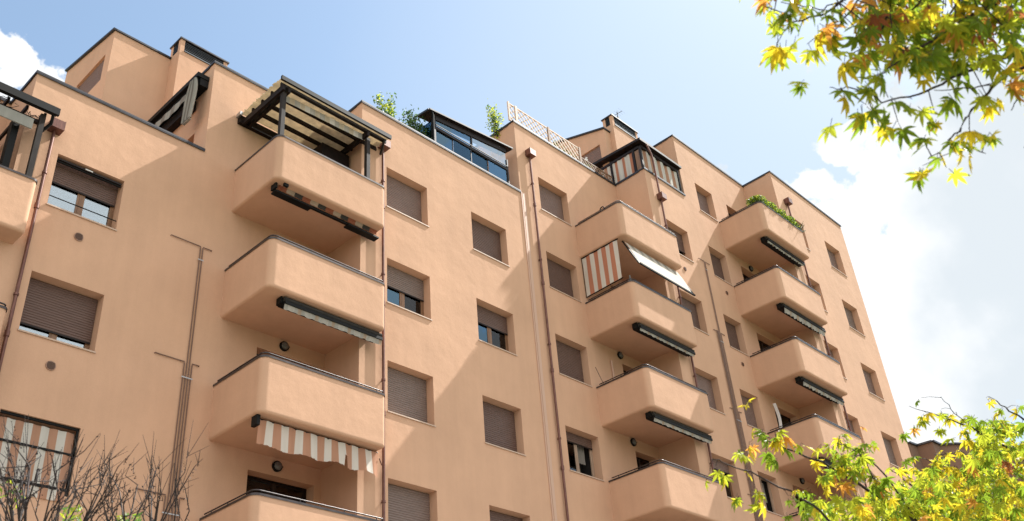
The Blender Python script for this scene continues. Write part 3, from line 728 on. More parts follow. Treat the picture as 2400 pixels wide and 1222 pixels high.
# ------------------------------------------------------------------ pergola on the top left balcony
e = empty('pergola', (11.7, 16.8, BT(1))); tag(e, 'dark timber pergola with reed matting roof on the top balcony, left stack', 'pergola')
zr = 19.16
for i, y in enumerate((16.0, 16.42, 16.84, 17.26)):
    m = MB(); m.box(9.98 + .07, 13.46, y, y + .05, zr - .15, zr - .03, 'darkwood'); m.build('rafter', e)
m = MB(); m.box(9.95, 13.5, 15.82, 15.88, zr - .10, zr + .03, 'black'); m.build('fascia', e)
m = MB(); m.box(9.95, 13.0, 17.68, 17.785, zr - .30, zr - .05, 'darkwood'); m.build('wall_plate', e)
for x_ in (10.04, 10.2):
    m = MB(); m.box(x_, x_ + .07, 15.89, 17.67, zr - .34, zr - .17, 'darkwood'); m.build('beam', e)
m = MB(); m.box(12.72, 12.79, 15.89, 17.2, zr - .34, zr - .17, 'darkwood'); m.build('beam', e)
for x_ in (10.09, 12.76):
    m = MB(); m.box(x_, x_ + .11, 15.96, 16.07, BT(1) + .03, zr - .345, 'postwood'); m.build('post', e)
m = MB()
nn = 40
for i in range(nn):
    y = 15.9 + (17.68 - 15.9) * i / nn; w_ = (17.68 - 15.9) / nn
    m.bar((9.97 + random.uniform(-.03, .02), y + w_ / 2, zr - .012 + random.uniform(-.003, .003)), (13.48 + random.uniform(-.03, .03), y + w_ / 2, zr - .012), w_ * .93, .014, 'bamboo')
m.build('reed_matting', e)
m = MB(); stripes(m, (10.3, 16.2, zr - .16), (12.75, 16.12, zr - .16), (10.3, 16.2, zr - .37), (12.75, 16.12, zr - .36), 16, ['fab_pale', 'bamboo', 'fab_pale', 'bamboo', 'fab_white'], 3, 3, lambda g_, f: (0, .004 * math.sin(g_ * 30), 0)); m.build('valance', e)
m = MB(); m.tube([(13.35, 15.95, zr - .1), (13.40, 16.1, zr - .3), (13.5, 16.3, zr - .33)], .035, 'darkbrown'); m.build('gutter_spout', e)
m = MB(); m.box(12.0, 12.9, 16.9, 17.6, BT(1), zr - .35, 'darkwood'); m.build('cupboard', e)
m = MB(); m.box(9.9, 9.97, 17.6, 17.78, zr - .12, zr + .0, 'clamp'); m.build('bracket', e)

# pergola at far left
e = empty('pergola', (3.9, 18.0, BT(0))); tag(e, 'black pergola tangled with bare vines above the leftmost balcony', 'pergola')
zr = 16.28
m = MB(); m.box(2.0, 5.47, 17.2, 17.27, zr - .12, zr + .06, 'black'); m.box(2.0, 5.47, 17.272, 17.42, zr - .02, zr + .03, 'black'); m.build('fascia', e)
for i in range(9):
    m = MB(); x_ = 2.2 + i * .38; m.box(x_, x_ + .05, 17.43, 19.1, zr - .12, zr - .02, 'darkwood'); m.build('rafter', e)
m = MB(); m.box(5.16, 5.27, 17.36, 17.47, BT(0) + .03, zr - .13, 'postwood'); m.build('post', e)
m = MB(); m.box(2.1, 5.05, 17.36, 17.39, zr - .62, zr - .36, 'fab_grey'); m.build('valance', e)
m = MB(); m.box(2.1, 5.27, 17.42, 17.5, zr - .36, zr - .28, 'darkwood'); m.build('beam', e)
m = MB(); m.box(4.72, 4.86, 17.55, 17.75, BT(0), zr - .4, 'black'); m.box(2.5, 4.1, 17.9, 18.4, BT(0), zr - .6, 'darkwood'); m.build('shelving', e)
m = MB(); m.tube([(5.38, 17.3, zr - .1), (5.42, 17.45, zr - .22), (5.3, 17.6, zr - .42)], .035, 'black'); m.build('gutter_spout', e)
m = MB()
for i in range(26):
    x_ = random.uniform(2.6, 5.2); z_ = zr - .3; p = [(x_, 17.42, z_)]
    for j in range(5): x_ += random.uniform(-.12, .12); z_ += random.uniform(-.04, .08); p.append((x_, 17.42 + random.uniform(-.06, .1), min(z_, zr + .02)))
    m.tube(p, .007, 'twig', 5)
m.build('vine_tangle', e)

# ------------------------------------------------------------------ glazed veranda on the second bay
e = empty('glazed_veranda', (17.3, 17.2, H(1))); tag(e, 'dark framed glass veranda with net curtains on the roof edge', 'veranda')
zb = H(1) + .06; yv = YB + .03
x0, x1 = 15.72, 18.98
m = MB()
m.box(x0, x0 + .09, yv, yv + .09, zb, 21.55, 'darkbrown'); m.box(x1 - .05, x1, yv, yv + .09, zb, 21.62, 'darkbrown')
m.box(x0 + .09, x1 - .05, yv, yv + .09, 21.17, 21.27, 'darkbrown'); m.box(x0 + .09, x1 - .05, yv + .002, yv + .088, zb, zb + .035, 'darkbrown')
m.bar((x0 + .09, yv + .045, 21.62), (x1 - .05, yv + .045, 22.0), .086, .18, 'darkbrown'); m.box(17.33, 17.38, yv + .01, yv + .08, 21.27, 21.74, 'darkbrown')
m.box(x0 + .09, x1 - .05, yv - .03, yv - .001, 21.29, 21.315, 'darkbrown')
m.box(x0 - .06, x0 - .03, yv + .02, yv + .05, zb, 21.4, 'black')
m.build('frame', e)
for i, (a, b) in enumerate(((15.82, 16.55), (16.56, 17.32), (17.33, 18.06), (18.07, 18.92))):
    m = MB(); yy = yv + (.03 if i % 2 else .05); m.box(a, b, yy, yy + .008, zb + .036, 21.169, 'glass_curtained' if i in (1, 2) else 'glass_sky'); f = m.build('pane', e)
    m = MB(); m.box(b - .03, b - .001, yy - .012, yy - .001, zb + .037, 21.168, 'darkbrown'); m.build('sash', f)
for a, b in ((15.82, 17.325), (17.385, 18.92)):
    m = MB(); h_ = lambda x: 21.55 + .118 * (x - 15.81); m.face([(a, yv + .034, 21.271), (b, yv + .034, 21.271), (b, yv + .034, h_(b)), (a, yv + .034, h_(a))], 'glass_pale' if a > 17 else 'glass_sky'); m.build('pane', e)
for a, b in ((16.60, 16.98), (17.42, 18.02)):
    m = MB(); wavy(m, a, b, 21.15, zb + .05, yv + .085, 'curtain', .02, .11); m.build('curtain', e)
m = MB(); m.box(x0, x0 + .03, yv + .1, YB + 2.2, zb, 21.5, 'glass_sky'); m.build('pane', e)
m = MB(); m.box(x0 + .1, x1 - .05, YB + 2.0, YB + 2.05, zb - .9, 21.2, 'interior'); m.build('dark_backing', e)
m = MB()
def rf(x, y): return 21.76 + .118 * (x - 15.48) + .12 * (y - 16.43)
P = [(15.48, 16.43), (19.2, 16.43), (19.2, 16.95), (15.48, 16.95)]
m.face([(x, y, rf(x, y) - .07) for x, y in P][::-1], 'darkbrown'); m.face([(x, y, rf(x, y)) for x, y in P], 'cap')
for i in range(4):
    a = P[i]; b = P[(i + 1) % 4]; m.face([(*a, rf(*a) - .07), (*b, rf(*b) - .07), (*b, rf(*b)), (*a, rf(*a))], 'cap')
m.build('roof', e)
m = MB(); m.bar((15.5, 16.40, 21.72), (19.18, 16.40, 22.15), .05, .05, 'darkbrown'); m.build('gutter', e)
m = MB(); m.tube([(15.62, 16.42, 21.70), (15.66, 16.42, 21.55), (15.69, yv - .02, 21.3), (15.69, yv - .02, zb)], .03, 'black'); m.build('rainwater_pipe', e)

# ------------------------------------------------------------------ curtained veranda on the third bay
e = empty('curtained_veranda', (26.2, 15.9, H(2))); tag(e, 'dark veranda closed with rust striped curtains above the roof edge', 'veranda')
zb = H(2) + .06; xl, xr, yf, yr = 24.95, 27.42, YE + .03, 17.2
m = MB()
m.box(xl, xl + .08, yf, yf + .08, zb, 24.6, 'darkbrown'); m.box(xr - .06, xr, yf, yf + .08, zb, 24.9, 'darkbrown')
m.box(xl, xl + .08, 15.42, 15.52, zb, 24.6, 'darkbrown')
m.box(xl + .001, xl + .06, 16.50, 16.56, zb, 24.7, 'darkbrown')
m.box(xl + .08, xr - .06, yf, yf + .06, 24.60, 24.72, 'darkbrown'); m.box(xl + .002, xl + .07, yf + .08, yr, 24.56, 24.66, 'darkbrown')
m.box(xl + .08, xr - .06, yf + .001, yf + .05, zb, zb + .03, 'darkbrown')
m.build('frame', e)
m = MB(); stripes(m, (xl + .04, 15.55, 24.56), (xl + .04, 16.48, 24.56), (xl + .04, 15.55, zb + .02), (xl + .04, 16.48, zb + .02), 8, ['fab_orange', 'fab_white', 'fab_white'], 4, 4, lambda g_, f: (.015 * math.sin(g_ * 25), 0, 0)); m.build('side_curtain', e)
m = MB(); stripes(m, (xl + .04, 16.60, 24.56), (xl + .04, 17.15, 24.56), (xl + .04, 16.60, zb - .4), (xl + .04, 17.15, zb - .4), 4, ['fab_white', 'fab_tan'], 4, 4, lambda g_, f: (.015 * math.sin(g_ * 25), 0, 0)); m.build('side_curtain', e)
m = MB(); m.box(xl + .02, xl + .06, 15.2, 15.40, zb, 24.5, 'wood'); m.build('wooden_blind', e)
m = MB(); stripes(m, (xl + .12, yf + .07, 24.6), (xr - .08, yf + .07, 24.6), (xl + .12, yf + .07, zb + .03), (xr - .08, yf + .07, zb + .03), 15, ['fab_white', 'fab_tan', 'fab_white'], 5, 5, lambda g_, f: (0, .03 * math.sin(g_ * 30 + f), 0)); m.build('front_curtain', e)
m = MB()
P = [(24.82, 14.98), (27.49, 14.98), (27.49, 17.3), (24.82, 17.3)]
rf2 = lambda x, y: 24.86 + .06 * (y - 15)
m.face([(x, y, rf2(x, y) - .1) for x, y in P][::-1], 'darkbrown'); m.face([(x, y, rf2(x, y)) for x, y in P], 'cap')
for i in range(4):
    a = P[i]; b = P[(i + 1) % 4]; m.face([(*a, rf2(*a) - .1), (*b, rf2(*b) - .1), (*b, rf2(*b)), (*a, rf2(*a))], 'darkbrown')
m.build('roof', e)
m = MB(); m.tube([(25.2, 14.98, 24.72), (25.25, 14.97, 24.6), (25.42, 14.98, 24.35), (25.5, 15.0, 24.1), (25.52, 15.0, 22.6)], .04, 'pipe', 8); m.build('downpipe', e)
# added black sheet, its colour stands for the shade inside the veranda
m = MB(); m.box(25.3, 27.3, 16.3, 16.34, zb - .9, 24.7, 'interior'); m.build('dark_backing', e)

# ------------------------------------------------------------------ trellis
e = empty('trellis', (22, 16.52, H(2))); tag(e, 'pale wooden diagonal trellis along the roof edge with vines', 'trellis')
yt = 16.53; z0, z1 = H(2) + .06, 24.34
def lattice(x0, x1, z0, z1, pitch=.25, mt='trellis'):
    m = MB()
    m.box(x0, x1, yt - .02, yt + .02, z1 - .04, z1, mt); m.box(x0, x1, yt - .02, yt + .02, z0, z0 + .04, mt)
    h = z1 - z0; u = x0 - h
    while u < x1:
        for s_ in (1, -1):
            a, b = (u, u + h)
            # clip to the panel
            pa = max(a, x0); pb = min(b, x1)
            if pb - pa > .03:
                za, zb_ = (z0 + (pa - a), z0 + (pb - a)) if s_ > 0 else (z1 - (pa - a), z1 - (pb - a))
                m.bar((pa, yt + .008 * s_, za), (pb, yt + .008 * s_, zb_), .014, .045, mt, up=(0, 0, 1))
        u += pitch
    return m.build('lattice_panel', e)
for a, b in ((19.33, 19.62), (19.74, 21.30), (21.42, 23.0)): lattice(a, b, z0, z1)
lattice(23.12, 24.9, z0 - .1, 23.95, .2, 'trellisdark')
for x_, w_, mt in ((19.29, .05, 'trellis'), (19.64, .09, 'trellis'), (21.32, .09, 'trellisdark'), (23.02, .09, 'trellisdark')):
    m = MB(); m.box(x_, x_ + w_, yt - .03, yt + .03, z0, z1 + .04, mt); m.build('post', e)

# ------------------------------------------------------------------ TV antenna on the right chimney
e = empty('tv_antenna', (26.3, 16.7, 27.3)); tag(e, 'thin television antenna standing on the right hand chimney', 'antenna')
m = MB(); m.tube([(26.3, 16.7, 27.33), (26.3, 16.7, 28.12)], .016, 'black'); m.build('mast', e)
m = MB(); m.bar((26.3, 16.45, 28.0), (26.3, 16.95, 28.03), .015, .015, 'louver')
for i in range(5): m.tube([(26.08, 16.47 + i * .11, 28.02), (26.52, 16.47 + i * .11, 28.02)], .003, 'louver', 4)
m.box(26.26, 26.34, 16.67, 16.73, 27.72, 27.85, 'black'); m.build('aerial', e)

# ------------------------------------------------------------------ small things on the balconies
e = empty('lantern', (22.3, 14.75, BT(1))); tag(e, 'small white lantern on the corner of the side-screened balcony', 'lantern')
m = MB(); zq = BT(1) + .03; m.tube([(22.32, 14.74, zq), (22.32, 14.74, zq + .05), (22.32, 14.74, zq + .16), (22.32, 14.74, zq + .17), (22.32, 14.74, zq + .24)], [.05, .05, .045, .02, .03], 'lampglass', 12); m.build('body', e)
m = MB(); m.tube([(22.32, 14.74, zq + .24), (22.32, 14.74, zq + .29)], [.035, .004], 'clamp', 10); m.build('cap', e)
m = MB()
zq = BT(2) + .05
pts = [(22.15, 15.28 + .09 * math.cos(a), zq + .07 + .09 * math.sin(a)) for a in [R_(x) for x in range(-40, 221, 26)]]
m.tube(pts, .02, 'black', 8); o = m.build('hoop'); tag(o, 'small black hoop on the rail of the top balcony, middle stack', 'hoop')
m = MB(); m.tube([(22.16, 16.2, BT(0) + .05), (22.10, 16.38, BT(0) + .66)], .008, 'black', 6); o = m.build('pole'); tag(o, 'thin dark stick leaning on the third balcony rail, middle stack', 'stick')
m = MB(); R = []
for j in range(9):
    f = j / 8; R.append([(30.18 + .14 * math.sin(f * 3.1) + .0, YE - .25 - .1 * i, BT(0) + 1.1 * (1 - f) - .0) for i in range(2)])
m.grid(R, 'whiteplastic', True)
R2 = [[(x + .03, y, z) for x, y, z in r] for r in R]; m.grid(R2, 'whiteplastic', True); m.grid([[r[0] for r in R], [r[0] for r in R2]], 'whiteplastic', True); m.grid([[r[1] for r in R], [r[1] for r in R2]], 'whiteplastic', True)
o = m.build('curved_panel'); tag(o, 'bent white panel leaning by the fourth balcony door, right stack', 'panel')
m = MB(); m.tube([(23.05, YB - .03, T(0) - .1), (23.05, YB - .03, T(0) - 1.3)], .035, 'joint', 8); m.build('flue_pipe', bld)

# ------------------------------------------------------------------ foliage
def leafbit(m, c, s, mt, n=None, asp=.45):
    d = Vector((random.gauss(0, 1), random.gauss(0, 1), random.gauss(0, 1))).normalized() if n is None else Vector(n)
    u = d.cross(Vector((random.gauss(0, 1), random.gauss(0, 1), random.gauss(0, 1)))).normalized(); v = d.cross(u)
    c = Vector(c)
    m.face([c - u * s, c + v * s * asp, c + u * s, c - v * s * asp], mt)
def bush(name, label, cat, c, rad, n, s, mats, stems=5, grp=None):
    e = empty(name, (c[0], c[1], c[2] - rad[2])); tag(e, label, cat, grp)
    st = MB(); m = MB(); tips = []
    for i in range(stems):
        tp = (c[0] + random.uniform(-.8, .8) * rad[0], c[1] + random.uniform(-.8, .8) * rad[1], c[2] + random.uniform(-.3, 1) * rad[2])
        b = (c[0] + random.uniform(-.1, .1), c[1], c[2] - rad[2] * 1.2)
        md = [(b[k] + tp[k]) / 2 + random.uniform(-.05, .05) for k in range(3)]
        st.tube([b, md, tp], [.012, .009, .005], 'twig', 5); tips.append((b, md, tp))
    for i in range(n):
        b, md, tp = random.choice(tips); f = random.random() ** .6
        q = [md[k] + (tp[k] - md[k]) * f for k in range(3)] if random.random() < .7 else [b[k] + (md[k] - b[k]) * f for k in range(3)]
        q = [q[k] + random.gauss(0, .28) * rad[k] for k in range(3)]
        leafbit(m, q, s * random.uniform(.6, 1.2), random.choice(mats))
    st.build('stem', e); m.build('foliage', e)
bush('roof_shrub', 'light green leafy shrub behind the parapet left of the glass veranda', 'shrub', (14.35, 17.1, 21.5), (.34, .26, .5), 700, .06, ['lf_mid', 'lf_lime', 'lf_mid'], 7)
bush('climbing_ivy', 'dark glossy climber crowding the left end of the glass veranda', 'climber', (15.45, 16.95, 21.15), (.55, .35, .55), 1700, .055, ['lf_dark', 'lf_dark', 'lf_mid'], 14)
bush('roof_shrub', 'sparse tall shrub against the sky left of the trellis', 'shrub', (19.35, 17.2, 24.0), (.30, .25, .62), 620, .05, ['lf_mid', 'lf_lime'], 7)
bush('climbing_vine', 'green vine on the middle trellis panels', 'vine', (22.1, 16.62, 23.72), (.8, .08, .28), 330, .05, ['lf_mid', 'lf_lime', 'lf_mid'], 9)
bush('climbing_vine', 'vine at the foot of the low dark trellis', 'vine', (23.7, 16.65, 23.75), (.5, .08, .3), 160, .045, ['lf_mid', 'lf_green'], 6)
m = MB()
for i in range(26): leafbit(m, (23.5 + random.gauss(0, .05), 16.62 + random.gauss(0, .05), 24.08 + random.gauss(0, .05)), .05, 'whiteplastic', asp=.9)
m.tube([(23.45, 16.65, 23.3), (23.5, 16.62, 24.05)], .008, 'twig', 5)
o = m.build('white_rose'); tag(o, 'single white rose bloom beside the trellis', 'flower')
# hedge on the top right balcony
e = empty('balcony_hedge', (31.5, 13.4, BT(3))); tag(e, 'trimmed green hedge topping the highest balcony, right stack', 'hedge')
m = MB()
for i in range(7500):
    f = random.random()
    if f < .12: q = (29.85, 13.3 + random.uniform(0, .35)); 
    else: q = (29.9 + (f - .12) / .88 * 2.9, 13.27)
    th = random.uniform(0, 2 * math.pi); rr = .20 * math.sqrt(random.random()) * (1 + .25 * math.sin(q[0] * 9))
    leafbit(m, (q[0] + random.uniform(-.05, .05), q[1] + .06 + rr * math.cos(th) * .9, BT(3) + .17 + rr * math.sin(th) * 1.15 + .03 * math.sin(q[0] * 7)), random.uniform(.018, .034), random.choice(['lf_mid', 'lf_dark', 'lf_lime', 'lf_green']), asp=.6)
m.build('foliage', e)
m = MB(); m.box(29.9, 32.9, 13.3, 13.36, BT(3) - .08, BT(3) + .1, 'lf_dark'); m.build('stem', e)
e = empty('rosemary', (33.0, 13.3, BT(3))); tag(e, 'spiky grey-green rosemary at the right end of the hedge balcony', 'rosemary')
m = MB()
for i in range(60):
    a = random.uniform(0, 6.28); t_ = random.uniform(.15, 1); d = Vector((math.cos(a) * t_, math.sin(a) * t_ * .7, random.uniform(.3, 1.1))).normalized(); L = random.uniform(.3, .52)
    b = Vector((32.95 + random.uniform(-.12, .1), 13.32, BT(3) - .05)); m.tube([b, b + d * L], [.006, .003], 'twig', 4)
    for j in range(26):
        leafbit(m, b + d * L * (.25 + .75 * j / 26) + Vector((random.gauss(0, .012), random.gauss(0, .012), random.gauss(0, .012))), .03, 'lf_grey', asp=.16)
m.build('foliage', e)

# ------------------------------------------------------------------ brown building far right
e = empty('distant_building', (50, 10, 0)); tag(e, 'dark brown brick building with folded facade behind the maple, far right', 'building')
top = [(2090, 1058), (2130, 1040), (2149, 1047), (2185, 1036.5), (2203, 1045), (2238, 1043), (2330, 1046), (2352, 1056), (2420, 1050), (2445, 1060), (2560, 1052)]
ZT = 21.0
P = []
for px, py in top:
    r = ray(px, py); t_ = (ZT - 1.6) / r.z; P.append((CAM.x + r.x * t_, CAM.y + r.y * t_))
m = MB(); R = [[(x, y, 0) for x, y in P], [(x, y, ZT) for x, y in P]]
m.grid(R, 'brown', False)
far = [(P[-1][0] + 25, P[-1][1] + 3), (P[0][0] + 25, P[0][1] + 3)]
m.face([(x, y, ZT) for x, y in P + far], 'brown')
for a, b in ((P[-1], far[0]), (far[0], far[1]), (far[1], P[0])): m.face([(*a, 0), (*b, 0), (*b, ZT), (*a, ZT)], 'brown')
m.build('wall', e)
m = MB()
for a, b in zip(P[:-1], P[1:]): m.bar((a[0], a[1], ZT + .05), (b[0], b[1], ZT + .05), .25, .1, 'cap')
m.build('roof_edge', e)
m = MB(); a, b = P[1], P[2]
for f0, f1, z in ((.25, .4, 17.5), (.25, .4, 14.5)):
    c, d = P[3], P[4]
m.bar((P[3][0] - .12, P[3][1] - .2, 4), (P[3][0] - .12, P[3][1] - .2, 17.6), .3, .3, 'cap'); m.build('downpipe', e)

# ------------------------------------------------------------------ maples
LOBES = [(-128, .42), (-82, .72), (-40, .92), (0, 1.0), (40, .92), (82, .72), (128, .42)]
def mapleleaf(m, c, ax, nn_, s, mt, curl=.25, fewer=False):
    """palmate leaf with seven pointed lobes; ax = direction of the middle lobe, nn_ = leaf normal"""
    ax = Vector(ax).normalized(); nn_ = Vector(nn_); sd_ = ax.cross(nn_).normalized(); nn_ = sd_.cross(ax).normalized()
    c = Vector(c)
    L = LOBES[1:-1] if fewer else LOBES
    pt = lambda a, r, h=0: c + ax * (math.cos(R_(a)) * r * s) + sd_ * (math.sin(R_(a)) * r * s) - nn_ * (curl * r * r * s + h * s)
    b = len(m.v); mi = m.mi(mt)
    m.v.append(tuple(c))
    prevn = None
    seq = []
    for i, (a, r) in enumerate(L):
        r *= random.uniform(.88, 1.06); a += random.uniform(-4, 4)
        if i == 0: seq.append(pt(a - 24, .13))
        seq.append(pt(a - 19, r * .42, -.02)); seq.append(pt(a - 11, r * .66, -.03)); seq.append(pt(a, r)); seq.append(pt(a + 11, r * .66, -.03)); seq.append(pt(a + 19, r * .42, -.02))
        nx = L[i + 1][0] if i + 1 < len(L) else a + 48
        seq.append(pt((a + nx) / 2 if i + 1 < len(L) else a + 24, .34 if i + 1 < len(L) else .13, .03))
    for p in seq: m.v.append(tuple(p))
    for i in range(len(seq) - 1):
        m.f.append((b, b + 1 + i, b + 2 + i)); m.m.append(mi); m.sm.append(False)
    # petiole
    m.bar(c, c - ax * s * .4 + nn_ * s * .1, .0011, .0011, 'twig')
def orient():
    ax = Vector((random.gauss(0, .55), random.gauss(0, .55), -random.uniform(.4, 1.3)))
    nn_ = Vector((random.gauss(0, .6), random.gauss(0, .6), 1.0)) + Vector((-.35, -.3, 0))
    return ax, nn_
def branch(st, lv, pts, r0, r1, sp, size, mats, wts, spread=.05, side_p=.4):
    """pts: (px, py, depth) from base to tip"""
    P = [at(*p) for p in pts]; n = len(P)
    # smooth by subdividing with jitter
    Q = []
    for i in range(n - 1):
        for k in range(4):
            f = k / 4; q = P[i].lerp(P[i + 1], f)
            if i or k: q = q + Vector([random.gauss(0, .0025) for _ in range(3)])
            Q.append(q)
    Q.append(P[-1]); N = len(Q)
    st.tube(Q, [r0 + (r1 - r0) * i / (N - 1) for i in range(N)], 'twig', 6)
    L = sum((Q[i + 1] - Q[i]).length for i in range(N - 1)); k = int(L / sp)
    for i in range(k):
        f = (i + random.random()) / k * (N - 1); j = min(int(f), N - 2); q = Q[j].lerp(Q[j + 1], f - j)
        tw = Vector([random.gauss(0, 1) for _ in range(3)]) * spread
        tw.z -= spread * .3
        if random.random() < side_p: st.tube([q, q + tw * .55 + Vector((0, 0, spread * .12)), q + tw], [.0016, .0012, .0009], 'twig', 4)
        for _ in range(random.choice((1, 2, 3))):
            ax, nn_ = orient(); ax = ax + tw * 8
            mapleleaf(lv, q + tw + ax.normalized() * size * .5, ax, nn_, size * random.uniform(.55, 1.2), random.choices(mats, wts)[0], random.uniform(.15, .85), random.random() < .5)
def cloud(st, lv, boxes, size, mats, wts, tw=.3):
    for (x0, x1, y0, y1, d0, d1, n) in boxes:
        for i in range(n):
            q = at(random.uniform(x0, x1), random.uniform(y0, y1), random.uniform(d0, d1)); ax, nn_ = orient()
            mt = random.choices(mats, wts)[0]
            mapleleaf(lv, q, ax, nn_, size * random.uniform(.55, 1.2), mt, random.uniform(.15, .85), random.random() < .5)
            if random.random() < tw:
                st.tube([q - ax.normalized() * size * .6, q - ax.normalized() * size * 1.2 + Vector((random.gauss(0, .03), random.gauss(0, .03), .05))], [.0014, .002], 'twig', 4)
# tree whose crown hangs in at the top right
random.seed(23)
t1 = empty('maple_tree', (4.6, -2.6, 0)); tag(t1, 'maple with green and orange leaves hanging in at the upper right', 'tree')
m = MB(); m.tube([(4.6, -2.6, 0), (4.55, -2.5, 1.2), (4.4, -2.3, 2.6), (4.3, -2.0, 3.8)], [.14, .11, .09, .06], 'bark', 10); m.build('trunk', t1)
st = MB(); lv = MB()
mt5 = ['lf_green', 'lf_lime', 'lf_yellow', 'lf_orange', 'lf_red']
hub = at(2780, -250, 3.0)
st.tube([(4.3, -2.0, 3.6), (3.9, -1.3, 4.1), hub], [.05, .04, .022], 'bark', 8)
def hubto(p): 
    q = at(*p); st.tube([hub, hub.lerp(q, .5) + Vector((0, 0, .06)), q], [.018, .012, .007], 'twig', 6)
W1 = [34, 40, 15, 7, 4]
Bs = [([(2460, -50, 2.5), (2330, 10, 2.45), (2250, 52, 2.4), (2160, 108, 2.35), (2095, 150, 2.3), (2050, 185, 2.3)], .0065, .03, W1),
      ([(2460, 130, 2.4), (2345, 133, 2.4), (2285, 160, 2.4), (2220, 190, 2.4), (2150, 222, 2.35), (2070, 235, 2.35), (1985, 205, 2.3), (1945, 205, 2.3)], .005, .023, [40, 36, 14, 2, 3]),
      ([(2470, 110, 2.35), (2325, 200, 2.35), (2275, 262, 2.35), (2252, 300, 2.35)], .005, .09, [30, 40, 20, 5, 5]),
      ([(2252, 300, 2.35), (2225, 330, 2.35), (2205, 350, 2.35), (2175, 375, 2.35)], .0025, .022, [24, 46, 22, 3, 2]),
      ([(2225, 325, 2.35), (2270, 345, 2.35), (2310, 360, 2.35)], .0018, .028, [14, 46, 30, 6, 2]),
      ([(2325, 200, 2.35), (2260, 208, 2.35), (2190, 212, 2.35)], .002, .14, [30, 40, 20, 5, 5]),
      ([(2100, -80, 2.5), (1975, 5, 2.4), (1915, 40, 2.4), (1850, 55, 2.4), (1815, 30, 2.4)], .004, .03, [30, 30, 26, 10, 6]),
      ([(1975, 5, 2.4), (1930, 20, 2.4), (1880, 15, 2.4), (1830, 5, 2.4)], .002, .04, [30, 30, 30, 10, 6]),
      ([(2050, -60, 2.4), (1990, 30, 2.4), (1955, 70, 2.4), (1915, 85, 2.4)], .003, .05, [20, 30, 26, 20, 6]),
      ([(2100, -30, 2.4), (2070, 60, 2.4), (2030, 110, 2.4), (1990, 125, 2.4)], .003, .03, [28, 30, 16, 16, 8]),
      ([(2200, -60, 2.5), (2150, 10, 2.5), (2080, 60, 2.5), (2040, 80, 2.5)], .004, .022, W1),
      ([(2300, -60, 2.5), (2250, 0, 2.5), (2200, 60, 2.5), (2120, 90, 2.5)], .004, .022, W1),
      ([(2450, 20, 2.6), (2370, 60, 2.6), (2300, 100, 2.6), (2230, 120, 2.6)], .004, .022, W1),
      ([(2480, 80, 2.3), (2420, 160, 2.3), (2385, 230, 2.3), (2370, 260, 2.3)], .003, .03, [50, 30, 6, 3, 6]),
      ([(2460, 300, 2.2), (2420, 330, 2.2), (2400, 345, 2.2)], .002, .06, [60, 30, 6, 0, 0]),
      ([(1880, -40, 2.4), (1780, -15, 2.4), (1745, -5, 2.4)], .002, .07, [20, 30, 40, 10, 0])]
for pts, r0, sp, wt in Bs:
    if pts[0][0] > 2440: hubto(pts[0])
    branch(st, lv, pts, r0, .001, sp, .048, mt5, wt, .035)
cloud(st, lv, [(2040, 2400, -60, 60, 2.3, 2.9, 135), (2080, 2400, 40, 125, 2.3, 2.9, 85), (2150, 2330, 110, 160, 2.3, 2.7, 12), (1990, 2150, 10, 110, 2.3, 2.6, 30), (1790, 1900, -30, 60, 2.3, 2.5, 12),
               (2050, 3000, -500, -50, 2.1, 3.4, 420), (2400, 3000, -60, 250, 2.1, 3.4, 170)], .049, mt5, W1)
st.build('branches', t1); lv.build('foliage', t1)
